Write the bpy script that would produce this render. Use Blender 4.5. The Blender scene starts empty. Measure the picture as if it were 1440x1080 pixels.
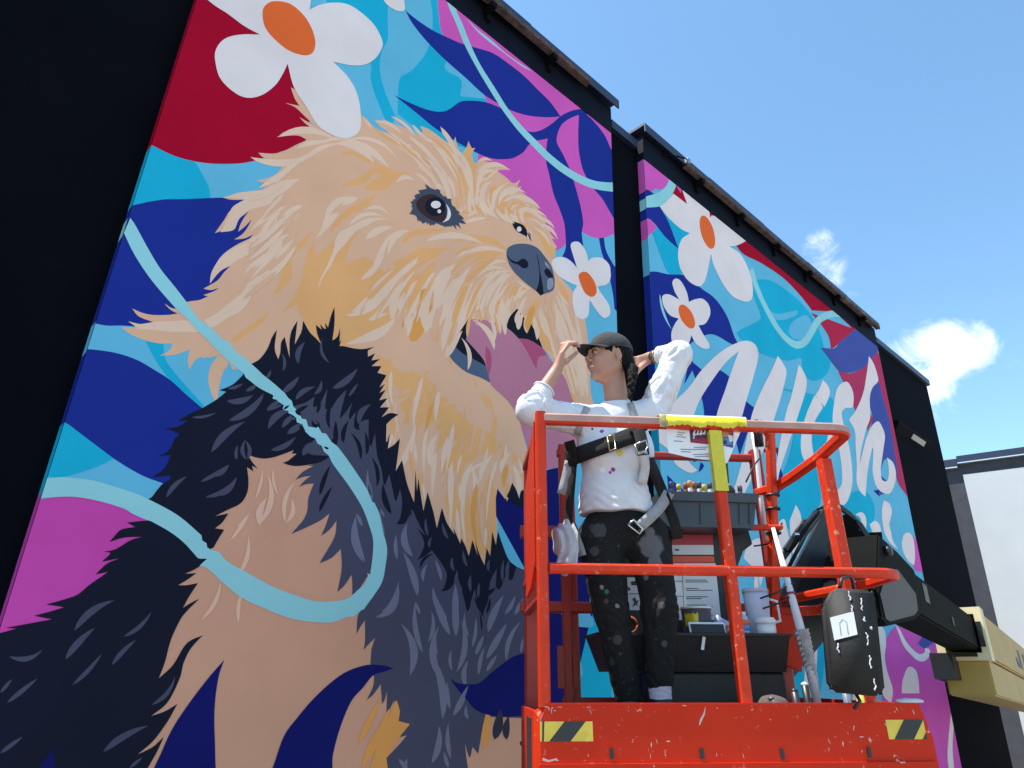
import bpy, bmesh, math, random
import numpy as np
from mathutils import Vector, Matrix, noise
from mathutils.geometry import delaunay_2d_cdt
random.seed(7)
SC = bpy.context.scene
COL = SC.collection
R = math.radians

# ------------------------------------------------------------------ camera
EYE = 1.6                      # the photographer's eye above the car park
FPX = 960.0                    # 24 mm on a 36 mm sensor, in photo pixels
WALL = 3.2                     # distance from the camera to the painted wall
_zen = (82.0, -2218.0)         # vertical vanishing point, from the picture centre
_hx = 1150.0                   # vanishing point of the wall's horizontals
_up = Vector((_zen[0], _zen[1], FPX)).normalized()
_X = Vector((_hx, -(_hx*_zen[0] + FPX*FPX)/_zen[1], FPX)).normalized()
_Y = _up.cross(_X)
CAM = Vector((0, 0, EYE))
RIGHT = Vector((_X[0], _Y[0], _up[0])); DOWN = Vector((_X[1], _Y[1], _up[1])); FWD = Vector((_X[2], _Y[2], _up[2]))
cam_data = bpy.data.cameras.new('camera'); cam = bpy.data.objects.new('camera', cam_data); COL.objects.link(cam)
cam_data.sensor_width = 36; cam_data.lens = 24; cam_data.clip_start = 0.05; cam_data.clip_end = 3000
m3 = Matrix((RIGHT, -DOWN, -FWD)).transposed()
cam.matrix_world = Matrix.Translation(CAM) @ m3.to_4x4()
SC.camera = cam

def ray(px, py):
    """direction in the world through a pixel of the 1440 x 1080 photograph"""
    return (RIGHT*(px-720) + DOWN*(py-540) + FWD*FPX) / FPX
def on_wall(px, py, y=WALL):
    d = ray(px, py); t = y/d.y
    return (d.x*t, EYE + d.z*t)

# ------------------------------------------------------------------ world, sun
SUN = Vector((-0.36, 0.24, 1.0)).normalized()       # towards the sun: high, to the left, a little behind the wall
sun_el = math.asin(SUN.z); sun_az = math.atan2(SUN.x, SUN.y)
w = bpy.data.worlds.new('World'); SC.world = w; w.use_nodes = True
nt = w.node_tree; N = nt.nodes; L = nt.links; N.clear()
out = N.new('ShaderNodeOutputWorld'); bg = N.new('ShaderNodeBackground'); L.new(bg.outputs[0], out.inputs[0])
sky = N.new('ShaderNodeTexSky'); sky.sky_type = 'NISHITA'; sky.sun_disc = False
sky.sun_elevation = sun_el; sky.sun_rotation = sun_az; sky.altitude = 0; sky.air_density = 1.0; sky.dust_density = 0.2; sky.ozone_density = 2.4
bg.inputs['Strength'].default_value = 0.127
tc = N.new('ShaderNodeTexCoord')
def nd(t, **k):
    n = N.new(t)
    for a, b in k.items(): setattr(n, a, b)
    return n
def cloud_patch(d, inner, outer):
    dp = nd('ShaderNodeVectorMath', operation='DOT_PRODUCT'); L.new(tc.outputs['Generated'], dp.inputs[0]); dp.inputs[1].default_value = d.normalized()
    mr = nd('ShaderNodeMapRange', interpolation_type='SMOOTHSTEP'); L.new(dp.outputs['Value'], mr.inputs[0])
    mr.inputs[1].default_value = math.cos(R(outer)); mr.inputs[2].default_value = math.cos(R(inner))
    return mr.outputs[0]
nz = nd('ShaderNodeTexNoise'); nz.inputs['Scale'].default_value = 17; nz.inputs['Detail'].default_value = 14; nz.inputs['Roughness'].default_value = 0.70; nz.inputs['Distortion'].default_value = 0.9
L.new(tc.outputs['Generated'], nz.inputs['Vector'])
tot = None
for (px, py, a, b, amp) in ((1325, 492, 0., 3.4, .54), (1368, 488, 0., 2.6, .48), (1290, 505, 0., 3.2, .46), (1308, 540, 0., 2.6, .42), (1318, 575, 0., 2.4, .28), (1155, 352, 0., 2.2, .30), (1163, 382, 0., 2.4, .34), (1400, 520, 0., 3.2, .20), (1185, 415, 0., 2.0, .20)):
    m = cloud_patch(ray(px, py), a, b)
    mm = nd('ShaderNodeMath', operation='MULTIPLY'); L.new(m, mm.inputs[0]); mm.inputs[1].default_value = amp
    if tot is None: tot = mm.outputs[0]
    else:
        mx = nd('ShaderNodeMath', operation='MAXIMUM'); L.new(tot, mx.inputs[0]); L.new(mm.outputs[0], mx.inputs[1]); tot = mx.outputs[0]
ad = nd('ShaderNodeMath', operation='ADD'); L.new(tot, ad.inputs[0]); L.new(nz.outputs['Fac'], ad.inputs[1])
mr = nd('ShaderNodeMapRange', interpolation_type='SMOOTHSTEP'); L.new(ad.outputs[0], mr.inputs[0]); mr.inputs[1].default_value = .69; mr.inputs[2].default_value = 1.20
tint = nd('ShaderNodeMix', data_type='RGBA', blend_type='MULTIPLY'); tint.inputs['Factor'].default_value = 1; L.new(sky.outputs[0], tint.inputs['A']); tint.inputs['B'].default_value = (.90, 1.07, 1.02, 1)
mix = nd('ShaderNodeMix', data_type='RGBA'); L.new(mr.outputs[0], mix.inputs['Factor']); L.new(tint.outputs['Result'], mix.inputs['A'])
mix.inputs['B'].default_value = (5.4, 5.6, 6.0, 1)
L.new(mix.outputs['Result'], bg.inputs['Color'])
sl = bpy.data.lights.new('sun', 'SUN'); sl.energy = 3.6; sl.angle = R(0.53); sl.color = (1, .955, .88)
so = bpy.data.objects.new('sun', sl); COL.objects.link(so); so.rotation_euler = SUN.to_track_quat('Z', 'Y').to_euler()
SC.view_settings.view_transform = 'Standard'; SC.view_settings.look = 'None'; SC.view_settings.gamma = 1; SC.view_settings.exposure = 1.2
SC.view_settings.use_curve_mapping = False

# ------------------------------------------------------------------ materials
def lin(c):
    return tuple((x/255/12.92 if x/255 <= .04045 else ((x/255+.055)/1.055)**2.4) for x in c)
def mat(name, rgb, rough=.6, metal=0.0, var=.0, vscale=6.0, bump=0.0, bscale=60.0, wear=None, wear_amt=.0, wscale=9., coat=0., spec=.5, trans=0.):
    """principled paint with a little tone variation, fine relief and optional worn spots (rgb linear)"""
    m = bpy.data.materials.new(name); m.use_nodes = True
    t = m.node_tree; n = t.nodes; l = t.links; p = n['Principled BSDF']
    p.inputs['Roughness'].default_value = rough; p.inputs['Metallic'].default_value = metal
    p.inputs['Coat Weight'].default_value = coat; p.inputs['Specular IOR Level'].default_value = spec
    p.inputs['Transmission Weight'].default_value = trans
    c = (*rgb, 1)
    p.inputs['Base Color'].default_value = c
    tcn = n.new('ShaderNodeTexCoord'); cur = None
    if var > 0:
        z = n.new('ShaderNodeTexNoise'); z.inputs['Scale'].default_value = vscale; z.inputs['Detail'].default_value = 6; l.new(tcn.outputs['Object'], z.inputs['Vector'])
        r = n.new('ShaderNodeMapRange'); l.new(z.outputs['Fac'], r.inputs[0]); r.inputs[1].default_value = .3; r.inputs[2].default_value = .7; r.inputs[3].default_value = 1-var; r.inputs[4].default_value = 1+var
        x = n.new('ShaderNodeVectorMath'); x.operation = 'SCALE'; x.inputs[0].default_value = rgb; l.new(r.outputs[0], x.inputs['Scale']); cur = x.outputs[0]
        l.new(cur, p.inputs['Base Color'])
    if wear is not None:
        z = n.new('ShaderNodeTexNoise'); z.inputs['Scale'].default_value = wscale; z.inputs['Detail'].default_value = 8; z.inputs['Roughness'].default_value = .7; l.new(tcn.outputs['Object'], z.inputs['Vector'])
        r = n.new('ShaderNodeMapRange'); l.new(z.outputs['Fac'], r.inputs[0]); r.inputs[1].default_value = 1-wear_amt-.03; r.inputs[2].default_value = 1-wear_amt+.02
        z2 = n.new('ShaderNodeTexNoise'); z2.inputs['Scale'].default_value = wscale/7; z2.inputs['Detail'].default_value = 3; l.new(tcn.outputs['Object'], z2.inputs['Vector'])
        r2 = n.new('ShaderNodeMapRange'); l.new(z2.outputs['Fac'], r2.inputs[0]); r2.inputs[1].default_value = .46; r2.inputs[2].default_value = .60
        mu = n.new('ShaderNodeMath'); mu.operation = 'MULTIPLY'; l.new(r.outputs[0], mu.inputs[0]); l.new(r2.outputs[0], mu.inputs[1])
        x = n.new('ShaderNodeMix'); x.data_type = 'RGBA'; l.new(mu.outputs[0], x.inputs['Factor'])
        if cur is None: x.inputs['A'].default_value = c
        else: l.new(cur, x.inputs['A'])
        x.inputs['B'].default_value = (*wear, 1); l.new(x.outputs['Result'], p.inputs['Base Color'])
    if bump > 0:
        z = n.new('ShaderNodeTexNoise'); z.inputs['Scale'].default_value = bscale; z.inputs['Detail'].default_value = 5; l.new(tcn.outputs['Object'], z.inputs['Vector'])
        b = n.new('ShaderNodeBump'); b.inputs['Strength'].default_value = bump; b.inputs['Distance'].default_value = .01; l.new(z.outputs['Fac'], b.inputs['Height']); l.new(b.outputs[0], p.inputs['Normal'])
    return m

# ------------------------------------------------------------------ object helpers
def tag(o, label=None, cat=None, group=None, kind=None):
    for k, v in (('label', label), ('category', cat), ('group', group), ('kind', kind)):
        if v: o[k] = v
    return o
def empty(name, loc=(0, 0, 0), parent=None):
    o = bpy.data.objects.new(name, None); COL.objects.link(o); o.empty_display_size = .1
    o.location = loc
    if parent: o.parent = parent
    return o
def link(name, me, mats, parent=None, smooth=False):
    o = bpy.data.objects.new(name, me); COL.objects.link(o)
    for m in (mats if isinstance(mats, (list, tuple)) else [mats]): me.materials.append(m)
    if parent is not None:
        o.parent = parent; o.matrix_parent_inverse = parent.matrix_world.inverted() if False else Matrix()
    if smooth:
        for f in me.polygons: f.use_smooth = True
    return o
class MB:
    """collects shapes and links them as ONE mesh object"""
    def __init__(s): s.v = []; s.f = []; s.mi = []; s.sm = []
    def add(s, vs, fs, mi=0, sm=False):
        o = len(s.v); s.v += [tuple(v) for v in vs]; s.f += [tuple(i+o for i in f) for f in fs]; s.mi += [mi]*len(fs); s.sm += [sm]*len(fs); return s
    def box(s, c, size, rot=None, mi=0, bev=0.0):
        h = [x/2 for x in size]; c = Vector(c)
        M = rot if rot is not None else Matrix.Identity(3)
        if bev <= 0:
            vs = [c + M @ Vector((sx*h[0], sy*h[1], sz*h[2])) for sx in (-1, 1) for sy in (-1, 1) for sz in (-1, 1)]
            s.add(vs, [(0,1,3,2),(4,6,7,5),(0,4,5,1),(2,3,7,6),(0,2,6,4),(1,5,7,3)], mi); return s
        b = bmesh.new(); bmesh.ops.create_cube(b, size=1)
        for v in b.verts: v.co = Vector((v.co.x*size[0], v.co.y*size[1], v.co.z*size[2]))
        bmesh.ops.bevel(b, geom=b.edges[:], offset=bev, segments=2, affect='EDGES', profile=.5)
        b.verts.index_update()
        s.add([c + M @ v.co for v in b.verts], [[v.index for v in f.verts] for f in b.faces], mi); b.free(); return s
    def tube(s, pts, r, n=10, mi=0, cap=True, sm=True, radii=None, square=False):
        pts = [Vector(p) for p in pts]; k = len(pts); fr = []
        t0 = (pts[1]-pts[0]).normalized(); ref = Vector((0, 0, 1)) if abs(t0.z) < .9 else Vector((0, 1, 0))
        u = t0.cross(ref).normalized(); vs = []; fs = []
        ang = [2*math.pi*(i+(.5 if square else 0))/n for i in range(n)]
        for i in range(k):
            t = ((pts[min(i+1, k-1)]-pts[i]).normalized() + (pts[i]-pts[max(i-1, 0)]).normalized()).normalized()
            u = (u - t*u.dot(t)).normalized(); w_ = t.cross(u)
            rr = radii[i] if radii else r
            if square: rr *= 1.41421
            vs += [pts[i] + (u*math.cos(a)+w_*math.sin(a))*rr for a in ang]
        for i in range(k-1):
            for j in range(n):
                a, b2 = i*n+j, i*n+(j+1) % n
                fs.append((a, b2, b2+n, a+n))
        if cap: fs += [tuple(range(n-1, -1, -1)), tuple(range((k-1)*n, k*n))]
        s.add(vs, fs, mi, sm and not square); return s
    def lathe(s, prof, c, n=20, axis=None, mi=0):
        c = Vector(c); M = axis if axis is not None else Matrix.Identity(3); vs = []; fs = []
        for (r, z) in prof:
            vs += [c + M @ Vector((r*math.cos(2*math.pi*i/n), r*math.sin(2*math.pi*i/n), z)) for i in range(n)]
        for k in range(len(prof)-1):
            for i in range(n): fs.append((k*n+i, k*n+(i+1) % n, (k+1)*n+(i+1) % n, (k+1)*n+i))
        fs += [tuple(range(n-1, -1, -1)), tuple(range((len(prof)-1)*n, len(prof)*n))]
        s.add(vs, fs, mi, True); return s
    def prism(s, poly, d0, d1, frame, mi=0):
        """closed outline poly (2D) extruded from depth d0 to d1; frame(a, b, d) -> point"""
        n = len(poly); vs = [frame(a, b, d0) for a, b in poly] + [frame(a, b, d1) for a, b in poly]
        fs = [tuple(range(n)), tuple(range(2*n-1, n-1, -1))] + [(i, i+n, (i+1) % n + n, (i+1) % n) for i in range(n)]
        s.add(vs, fs, mi); return s
    def build(s, name, mats, parent=None, fix=True):
        me = bpy.data.meshes.new(name); me.from_pydata(s.v, [], s.f); me.update()
        for p, a, b in zip(me.polygons, s.mi, s.sm): p.material_index = a; p.use_smooth = b
        if fix:
            b = bmesh.new(); b.from_mesh(me); bmesh.ops.recalc_face_normals(b, faces=b.faces[:]); b.to_mesh(me); b.free()
        return link(name, me, mats, parent)
# ------------------------------------------------------------------ ground
M_lot = mat('concrete_lot', (.31, .275, .23), .9, var=.18, vscale=.7, bump=.4, bscale=40)
g = MB().add([(-600, -600, 0), (600, -600, 0), (600, 600, 0), (-600, 600, 0)], [(0, 1, 2, 3)]).build('ground', M_lot)
tag(g, kind='structure')

# ------------------------------------------------------------------ the painted building
REC = .075                                             # how far the panels stand proud of the wall behind
def wz(px, py, y=WALL): return on_wall(px, py, y)[1]
def wx(px, py, y=WALL): return on_wall(px, py, y)[0]
P1 = (wx(213, 203), wx(859, 178)); P2 = (wx(905, 226), wx(1234, 488))
ZT = EYE + 1.522*WALL                                 # top edge of the murals
ZC = EYE + 1.650*WALL                                 # top of the parapet caps on the panels
ZR = ZC - .21                                         # top of the recessed wall
XE = wx(1301, 533, WALL+REC)
M_black = mat('black_wall_paint', (.0024, .0026, .0052), .9, var=.25, vscale=2.0, bump=.25, bscale=35, spec=.06)
M_fascia = mat('navy_black_fascia', (.005, .007, .015), .7, var=.2, vscale=3, bump=.15, bscale=35, spec=.08)
M_cap = mat('dark_navy_metal', (.012, .017, .045), .5, metal=.0, var=.12, vscale=4, coat=.15)
M_rust = mat('rusty_steel', (.085, .055, .05), .85, var=.5, vscale=14, bump=.5, bscale=80, wear=(.20, .175, .155), wear_amt=.40, wscale=2.2)
M_bracket = mat('bracket_black', (.003, .003, .004), .8, spec=.08)
M_lens = mat('lamp_lens', (.34, .33, .29), .4)
bld = empty('painted_building', ((P1[0]+XE)/2, WALL+1, 0)); bp = Vector(bld.location)
tag(bld, 'black building with a big dog and flower mural on its two raised wall panels', 'building')
def bpart(mb, name, m, parent=bld):
    mb.v = [tuple(Vector(v)-bp) for v in mb.v]
    return mb.build(name, m, parent)
wall = bpart(MB().box(((-7+XE)/2, WALL+REC+4, ZR/2), (XE+7, 8, ZR)), 'wall', M_black)
# two raised panels: painted part and dark fascia above it
panels = []
for (a, b) in (P1, P2):
    pn = bpart(MB().box(((a+b)/2, WALL+REC/2+.001, ZT/2), (b-a, REC+.002, ZT)), 'mural_panel', M_black)
    panels.append(pn)
    bpart(MB().box(((a+b)/2, WALL+REC/2-.003, (ZT+ZC-.10)/2+.001), (b-a+.004, REC+.006, ZC-.10-ZT)), 'fascia', M_fascia)
    # sheet metal parapet caps, short lengths lapped over each other
    n = 3 if b-a < 5 else 5
    for k in range(n):
        x0 = a-.045+(b-a+.09)*k/n; x1 = a-.045+(b-a+.09)*(k+1)/n + (.03 if k < n-1 else 0)
        e = .004*(k % 2)
        mb = MB(); y0 = WALL-.075-e; y1 = WALL+REC+.35
        prof = [(y0, ZC-.115-e), (y0, ZC-.012+e), (y0+.01, ZC+e), (y1, ZC+.015+e), (y1, ZC-.02), (y0+.012, ZC-.03), (y0+.012, ZC-.115)]
        mb.prism(prof, x0, x1, lambda p, q, d: (d, p, q))
        bpart(mb, 'parapet_cap', M_cap)
# cap of the recessed wall
for (x0, x1) in ((-7, P1[0]-.05), (P1[1]+.05, P2[0]-.05), (P2[1]+.05, XE+.03)):
    mb = MB(); y0 = WALL+REC-.05
    mb.prism([(y0, ZR-.07), (y0, ZR+.03), (y0+.5, ZR+.04), (y0+.5, ZR-.07)], x0, x1, lambda p, q, d: (d, p, q)); bpart(mb, 'parapet_cap', M_cap)
# light rails under the caps: a rusty perforated channel on black brackets
for (a, b, nb) in ((P1[0]+.3, P1[1]-.43, 4), (P2[0]+.62, P2[1]-.1, 6)):
    mb = MB(); yy = WALL-.115; zz = ZC-.150
    mb.box(((a+b)/2, yy, zz), (b-a, .010, .046)); mb.box(((a+b)/2, yy+.03, zz-.022), (b-a, .05, .006)); mb.box(((a+b)/2, yy+.03, zz+.022), (b-a, .05, .006))
    k = int((b-a)/.045)
    for i in range(k): mb.box((a+(i+.5)*(b-a)/k, yy-.007, zz+.010*(-1)**i), (.020, .006, .016), Matrix.Rotation(.6, 3, 'Y'))
    rail = bpart(mb, 'light_rail', M_rust)
    for i in range(nb):
        x = a+(i+.35)*(b-a)/nb
        bpart(MB().box((x, WALL-.06, zz-.06), (.05, .13, .05)).box((x+.02, WALL-.02, zz-.10), (.04, .04, .10)), 'bracket', M_bracket)
    bpart(MB().tube([(a+.02, yy-.01, zz), (a-.03, yy-.02, zz+.03), (a-.12, yy+.04, zz+.05), (a-.3, WALL-.02, zz-.02)], .008, 6), 'cable', M_bracket)
    bpart(MB().box((a+.0, yy-.01, zz+.02), (.05, .05, .06), bev=.008), 'junction_box', mat('grey_metal', (.3, .3, .3), .4, metal=.6))
# wall light on the end pier
lx0, lx1 = wx(1262, 592, WALL+.02), wx(1309, 622, WALL+.02)
lz = wz(1285, 607, WALL+.02)
lt = bpart(MB().prism([(WALL+REC+.001, lz+.02), (WALL+.0, lz+.0), (WALL-.0, lz-.035), (WALL+REC+.001, lz-.14)], lx0, lx1, lambda p, q, d: (d, p, q)), 'wall_light', M_bracket)
mb = MB(); a = lx0+.42*(lx1-lx0); b = lx0+.80*(lx1-lx0)
P = lambda x, t: (x, WALL+.0+t*(REC), lz-.038-t*.105-.004)
mb.add([P(a, .12), P(b, .12), P(b, .75), P(a, .75)], [(0, 1, 2, 3)]); bpart(mb, 'lamp_lens', M_lens, lt)

# ------------------------------------------------------------------ the wing with the white panel
WP = Vector((XE+5.5, WALL+REC+1.5, 0)); 
az = R(9.0)                                            # direction of the wing, coming towards the car park
wd = Vector((math.sin(az), -math.cos(az), 0)); wd = Vector((-math.sin(az)*-1*1, -math.cos(az), 0)); wn = Vector((-math.cos(az), -math.sin(az), 0))
def wing(px, py, off=0.0):
    d = ray(px, py); p0 = WP + wn*off; t = (p0-CAM).dot(wn)/d.dot(wn); q = CAM + d*t
    return ((q-WP).dot(wd), q.z)
M_wingdark = mat('charcoal_stucco', (.050, .050, .060), .85, var=.15, vscale=5, bump=.5, bscale=50)
M_wingwhite = mat('white_wall_panel', (.50, .505, .51), .7, var=.04, vscale=1.5, bump=.1)
M_trim = mat('pale_metal_drip', (.75, .75, .75), .3, metal=.7)
wb = empty('white_panel_wing', WP); tag(wb, 'low wing with a sunlit white wall panel framed in charcoal stucco', 'building')
FR = lambda s, z, o: wd*s + wn*o + Vector((0, 0, z))
def wp_(poly, d0, d1, name, m, parent=wb): return MB().prism(poly, d0, d1, FR).build(name, m, parent)
s0, zt = wing(1345, 643); s1, zt1 = wing(1440, 618)
ZW = zt; SL = 16.0
wp_([(-1, 0), (SL, 0), (SL, ZW-.03), (-1, ZW-.03)], -4, 0, 'wall', M_wingdark)
pa, pz = wing(1354, 668)
wp_([(pa, .3), (SL-.6, .3), (SL-.6, pz), (pa, pz)], 0.002, .03, 'wall_panel', M_wingwhite)
step = s0
for (a, b, dz) in ((-1, step, -.09), (step, step+2.4, 0), (step+2.4, SL, .006)):
    cp = wp_([(a, ZW-.16+dz), (b-.008, ZW-.16+dz), (b-.008, ZW+dz), (a, ZW+dz)], -.5, .10, 'parapet_cap', M_cap)
    wp_([(a, ZW-.185+dz), (b-.02, ZW-.185+dz), (b-.02, ZW-.162+dz), (a, ZW-.162+dz)], .0, .115, 'drip_edge', M_trim, cp)
# gooseneck lamp high on the white panel
s2, z2 = wing(1446, 640, .1)
mb = MB(); mb.tube([FR(s2+.1, pz+.1, .03), FR(s2+.1, pz+.12, .35), FR(s2+.14, pz+.05, .52), FR(s2+.2, pz-.08, .6)], .018, 8)
mb.lathe([(.03, .05), (.05, 0), (.17, -.14), (.16, -.14)], FR(s2+.2, pz-.10, .6), 14); gl = mb.build('gooseneck_lamp', M_cap, wb)
# ------------------------------------------------------------------ the mural: flat coats of paint on the two panels, each a hair proud of the one below
# Outlines are read off the photograph and carried onto the plane of the wall, in metres.
ILLUM = (.645, .845, 1.04)
def paint(name, srgb, k=1.0):
    c = lin(srgb); c = tuple(a/b*k for a, b in zip(c, ILLUM)); q = min(1, .86/max(c)); c = tuple(a*q for a in c)
    return mat('paint_'+name, c, .8, var=.05, vscale=2.6, bump=.12, bscale=70, spec=.06)
PT = dict(crimson=paint('crimson', (140, 6, 44)), white=paint('white', (194, 202, 218)), orange=paint('orange', (203, 101, 54)), teal=paint('teal', (22, 160, 208)),
          sky=paint('sky_blue', (84, 170, 216)), aqua=paint('aqua', (124, 192, 215)), navy=paint('navy', (24, 44, 140)), deepnavy=paint('deep_navy', (17, 24, 100)), magenta=paint('magenta', (178, 84, 182)), purple=paint('purple', (172, 68, 168)),
          beige=paint('beige', (191, 165, 147)), cream=paint('cream', (206, 192, 182)), peach=paint('peach', (177, 146, 131)), peachlight=paint('peach_light', (194, 172, 160)), ochre=paint('ochre', (201, 163, 118)), gold=paint('gold', (192, 146, 86)),
          ink=paint('ink', (20, 27, 46)), slate=paint('slate', (62, 70, 97)), slateb=paint('slate_light', (96, 107, 138)), slated=paint('slate_deep', (44, 52, 70)), nose=paint('nose_blue', (70, 88, 118)), nosegrey=paint('nose_grey', (122, 137, 162)),
          pink=paint('tongue_pink', (160, 113, 146)), rose=paint('tongue_rose', (152, 78, 118)), brown=paint('eye_brown', (52, 42, 48)), wine=paint('wine', (150, 52, 96)), indigo=paint('indigo', (58, 78, 160)), rosered=paint('rose_red', (152, 34, 72)), lash=paint('lash_blue', (60, 72, 96)), chin=paint('lip_blue', (68, 91, 125)))
LAYER = [0]
class Tile:
    """reads outlines measured in an enlarged view of the photograph"""
    def __init__(s, ox, oy, k): s.o = (ox, oy, k)
    def __call__(s, txt):
        res = []
        for w_ in txt.split():
            c = w_.endswith('*'); a, b = w_.rstrip('*').split(',')
            res.append((s.o[0]+float(a)/s.o[2], s.o[1]+float(b)/s.o[2], c))
        return res
PX = Tile(0, 0, 1)
A1 = Tile(0, 0, 3); A2 = Tile(400, 0, 3); A3 = Tile(840, 120, 3); A4 = Tile(960, 360, 3); A5 = Tile(0, 360, 3); A6 = Tile(0, 720, 3); A7 = Tile(400, 360, 3); A8 = Tile(400, 720, 3)
B1 = Tile(280, 130, 6); B2 = Tile(480, 140, 6); B3 = Tile(640, 200, 6); B4 = Tile(170, 300, 6); B5 = Tile(370, 300, 6); B6 = Tile(560, 300, 6); B7 = Tile(160, 420, 6); B8 = Tile(380, 440, 6)
C1 = Tile(580, 420, 6); C2 = Tile(520, 560, 6); C3 = Tile(300, 560, 6); C4 = Tile(200, 520, 6); C5 = Tile(500, 680, 6); C6 = Tile(500, 830, 6); C7 = Tile(200, 700, 6); C8 = Tile(0, 780, 3.6)
D1 = Tile(920, 560, 4); D2 = Tile(1080, 700, 4)
def smooth(pts, n=4):
    """closed Catmull-Rom through the points; points marked * stay sharp corners"""
    k = len(pts); res = []
    for i in range(k):
        p0, p1, p2, p3 = pts[i-1], pts[i], pts[(i+1) % k], pts[(i+2) % k]
        res.append(p1[:2])
        L1 = math.dist(p1[:2], p2[:2])
        if L1 < 3: continue
        a = (2*p1[0]-p2[0], 2*p1[1]-p2[1]) if p1[2] else p0; b = (2*p2[0]-p1[0], 2*p2[1]-p1[1]) if p2[2] else p3
        m = max(2, min(n+2, int(L1/3)))
        la = math.dist(a[:2], p1[:2]); lb = math.dist(b[:2], p2[:2])
        fa = min(1, 1.6*L1/(la+1e-6)); fb = min(1, 1.6*L1/(lb+1e-6))
        t1 = tuple((p2[j]-p1[j])*.5 + (p1[j]-a[j])*.5*fa for j in (0, 1)); t2 = tuple((b[j]-p2[j])*.5*fb + (p2[j]-p1[j])*.5 for j in (0, 1))
        for q in range(1, m):
            t = q/m; h = (2*t**3-3*t*t+1, t**3-2*t*t+t, -2*t**3+3*t*t, t**3-t*t)
            res.append(tuple(h[0]*p1[j]+h[1]*t1[j]+h[2]*p2[j]+h[3]*t2[j] for j in (0, 1)))
    return res
def clip(poly, x0, x1, z0, z1):
    for ax, lim, sg in ((0, x0, 1), (0, x1, -1), (1, z0, 1), (1, z1, -1)):
        o = []; n = len(poly)
        for i in range(n):
            a, b = poly[i], poly[(i+1) % n]; da, db = (a[ax]-lim)*sg, (b[ax]-lim)*sg
            if da >= 0: o.append(a)
            if da*db < 0:
                t = da/(da-db); o.append((a[0]+(b[0]-a[0])*t, a[1]+(b[1]-a[1])*t))
        poly = o
        if len(poly) < 3: return []
    return poly
def fill(r):
    """triangles of a closed outline, sound even where the outline crosses itself (non-zero winding)"""
    n = len(r)
    vs, _, fs, _, _, _ = delaunay_2d_cdt([Vector(p) for p in r], [(i, (i+1) % n) for i in range(n)], [], 0, 1e-6)
    q = np.array(r); q2 = np.roll(q, -1, 0); keep = []
    for f in fs:
        cx_ = sum(vs[i].x for i in f)/3; cy_ = sum(vs[i].y for i in f)/3
        up = (q[:, 1] <= cy_) & (q2[:, 1] > cy_); dn = (q[:, 1] > cy_) & (q2[:, 1] <= cy_)
        side = (q2[:, 0]-q[:, 0])*(cy_-q[:, 1]) - (cx_-q[:, 0])*(q2[:, 1]-q[:, 1])
        if int((up & (side > 0)).sum()) - int((dn & (side < 0)).sum()): keep.append(tuple(f))
    return [(v.x, v.y) for v in vs], keep
class Coat:
    def __init__(s, panel, nlay=1):
        s.p = panel; s.mb = MB(); s.mats = []; s.pieces = []; s.x = (P1, P2)[panel]
    def _m(s, c):
        if c not in s.mats: s.mats.append(c)
        return s.mats.index(c)
    def poly(s, col, pts, sm=True, y=None):
        if sm: q = smooth(pts)
        else: q = [p[:2] for p in pts]
        q = [on_wall(*p) for p in q]
        q = clip(q, s.x[0]+.0005, s.x[1]-.0005, .02, ZT-.0005)
        if len(q) < 3: return s
        r = [q[0]]
        for p in q[1:]:
            if math.dist(p, r[-1]) > 1e-4: r.append(p)
        if math.dist(r[0], r[-1]) < 1e-4: r.pop()
        if len(r) < 3: return s
        LAYER[0] += 1; yy = WALL - .0012 - LAYER[0]*.000003
        r, tr = fill(r)
        if not tr: return s
        s.pieces.append((col, [(a-bp.x, yy-bp.y, b) for a, b in r], [t for t in tr])); return s
    def base(s, col):
        (a, b), y = s.x, WALL-.0009-bp.y
        s.pieces.append((col, [(a+.0005-bp.x, y, .02), (b-.0005-bp.x, y, .02), (b-.0005-bp.x, y, ZT-.0005), (a+.0005-bp.x, y, ZT-.0005)], [(0, 1, 2, 3)])); return s.done('painted_background')
    def lock(s, col, tile, txt):
        """hair locks: x0,y0,x1,y1,bend,width in the tile's own pixels, pointed at both ends"""
        for w_ in txt.split():
            v = [float(a) for a in w_.split(',')]; k = tile.o[2]
            x0, y0, x1, y1 = tile.o[0]+v[0]/k, tile.o[1]+v[1]/k, tile.o[0]+v[2]/k, tile.o[1]+v[3]/k
            b, wd_ = v[4]/k, v[5]/k
            dx, dy = x1-x0, y1-y0; ln = math.hypot(dx, dy); nx, ny = -dy/ln, dx/ln; up = []; dn = []
            for i in range(11):
                t = i/10; c = 4*t*(1-t)*b; h = wd_/2*(math.sin(math.pi*t**.8))**.85 if 0 < i < 10 else 0
                cx_, cy_ = x0+dx*t+nx*c, y0+dy*t+ny*c
                up.append((cx_+nx*h, cy_+ny*h, 0)); dn.append((cx_-nx*h, cy_-ny*h, 0))
            s.poly(col, up+dn[::-1][1:-1], False)
        return s
    def band(s, col, left, right):
        return s.poly(col, left+right[::-1])
    def done(s, name, join=False):
        """one object for each painted shape; the hair and the details of a face stay together"""
        o = None
        for grp in ([s.pieces] if join else [[p] for p in s.pieces]):
            mb = MB(); cols = []
            for col, vs, fs in grp:
                if col not in cols: cols.append(col)
                mb.add(vs, fs, cols.index(col))
            o = mb.build(name, [PT[c] for c in cols], panels[s.p], fix=False)
            b = bmesh.new(); b.from_mesh(o.data)
            for f in b.faces:
                f.normal_update()
                if f.normal.y > 0: f.normal_flip()
            b.to_mesh(o.data); b.free()
            if join and len(grp) > 1: o['kind'] = 'stuff'
        return o

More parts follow.
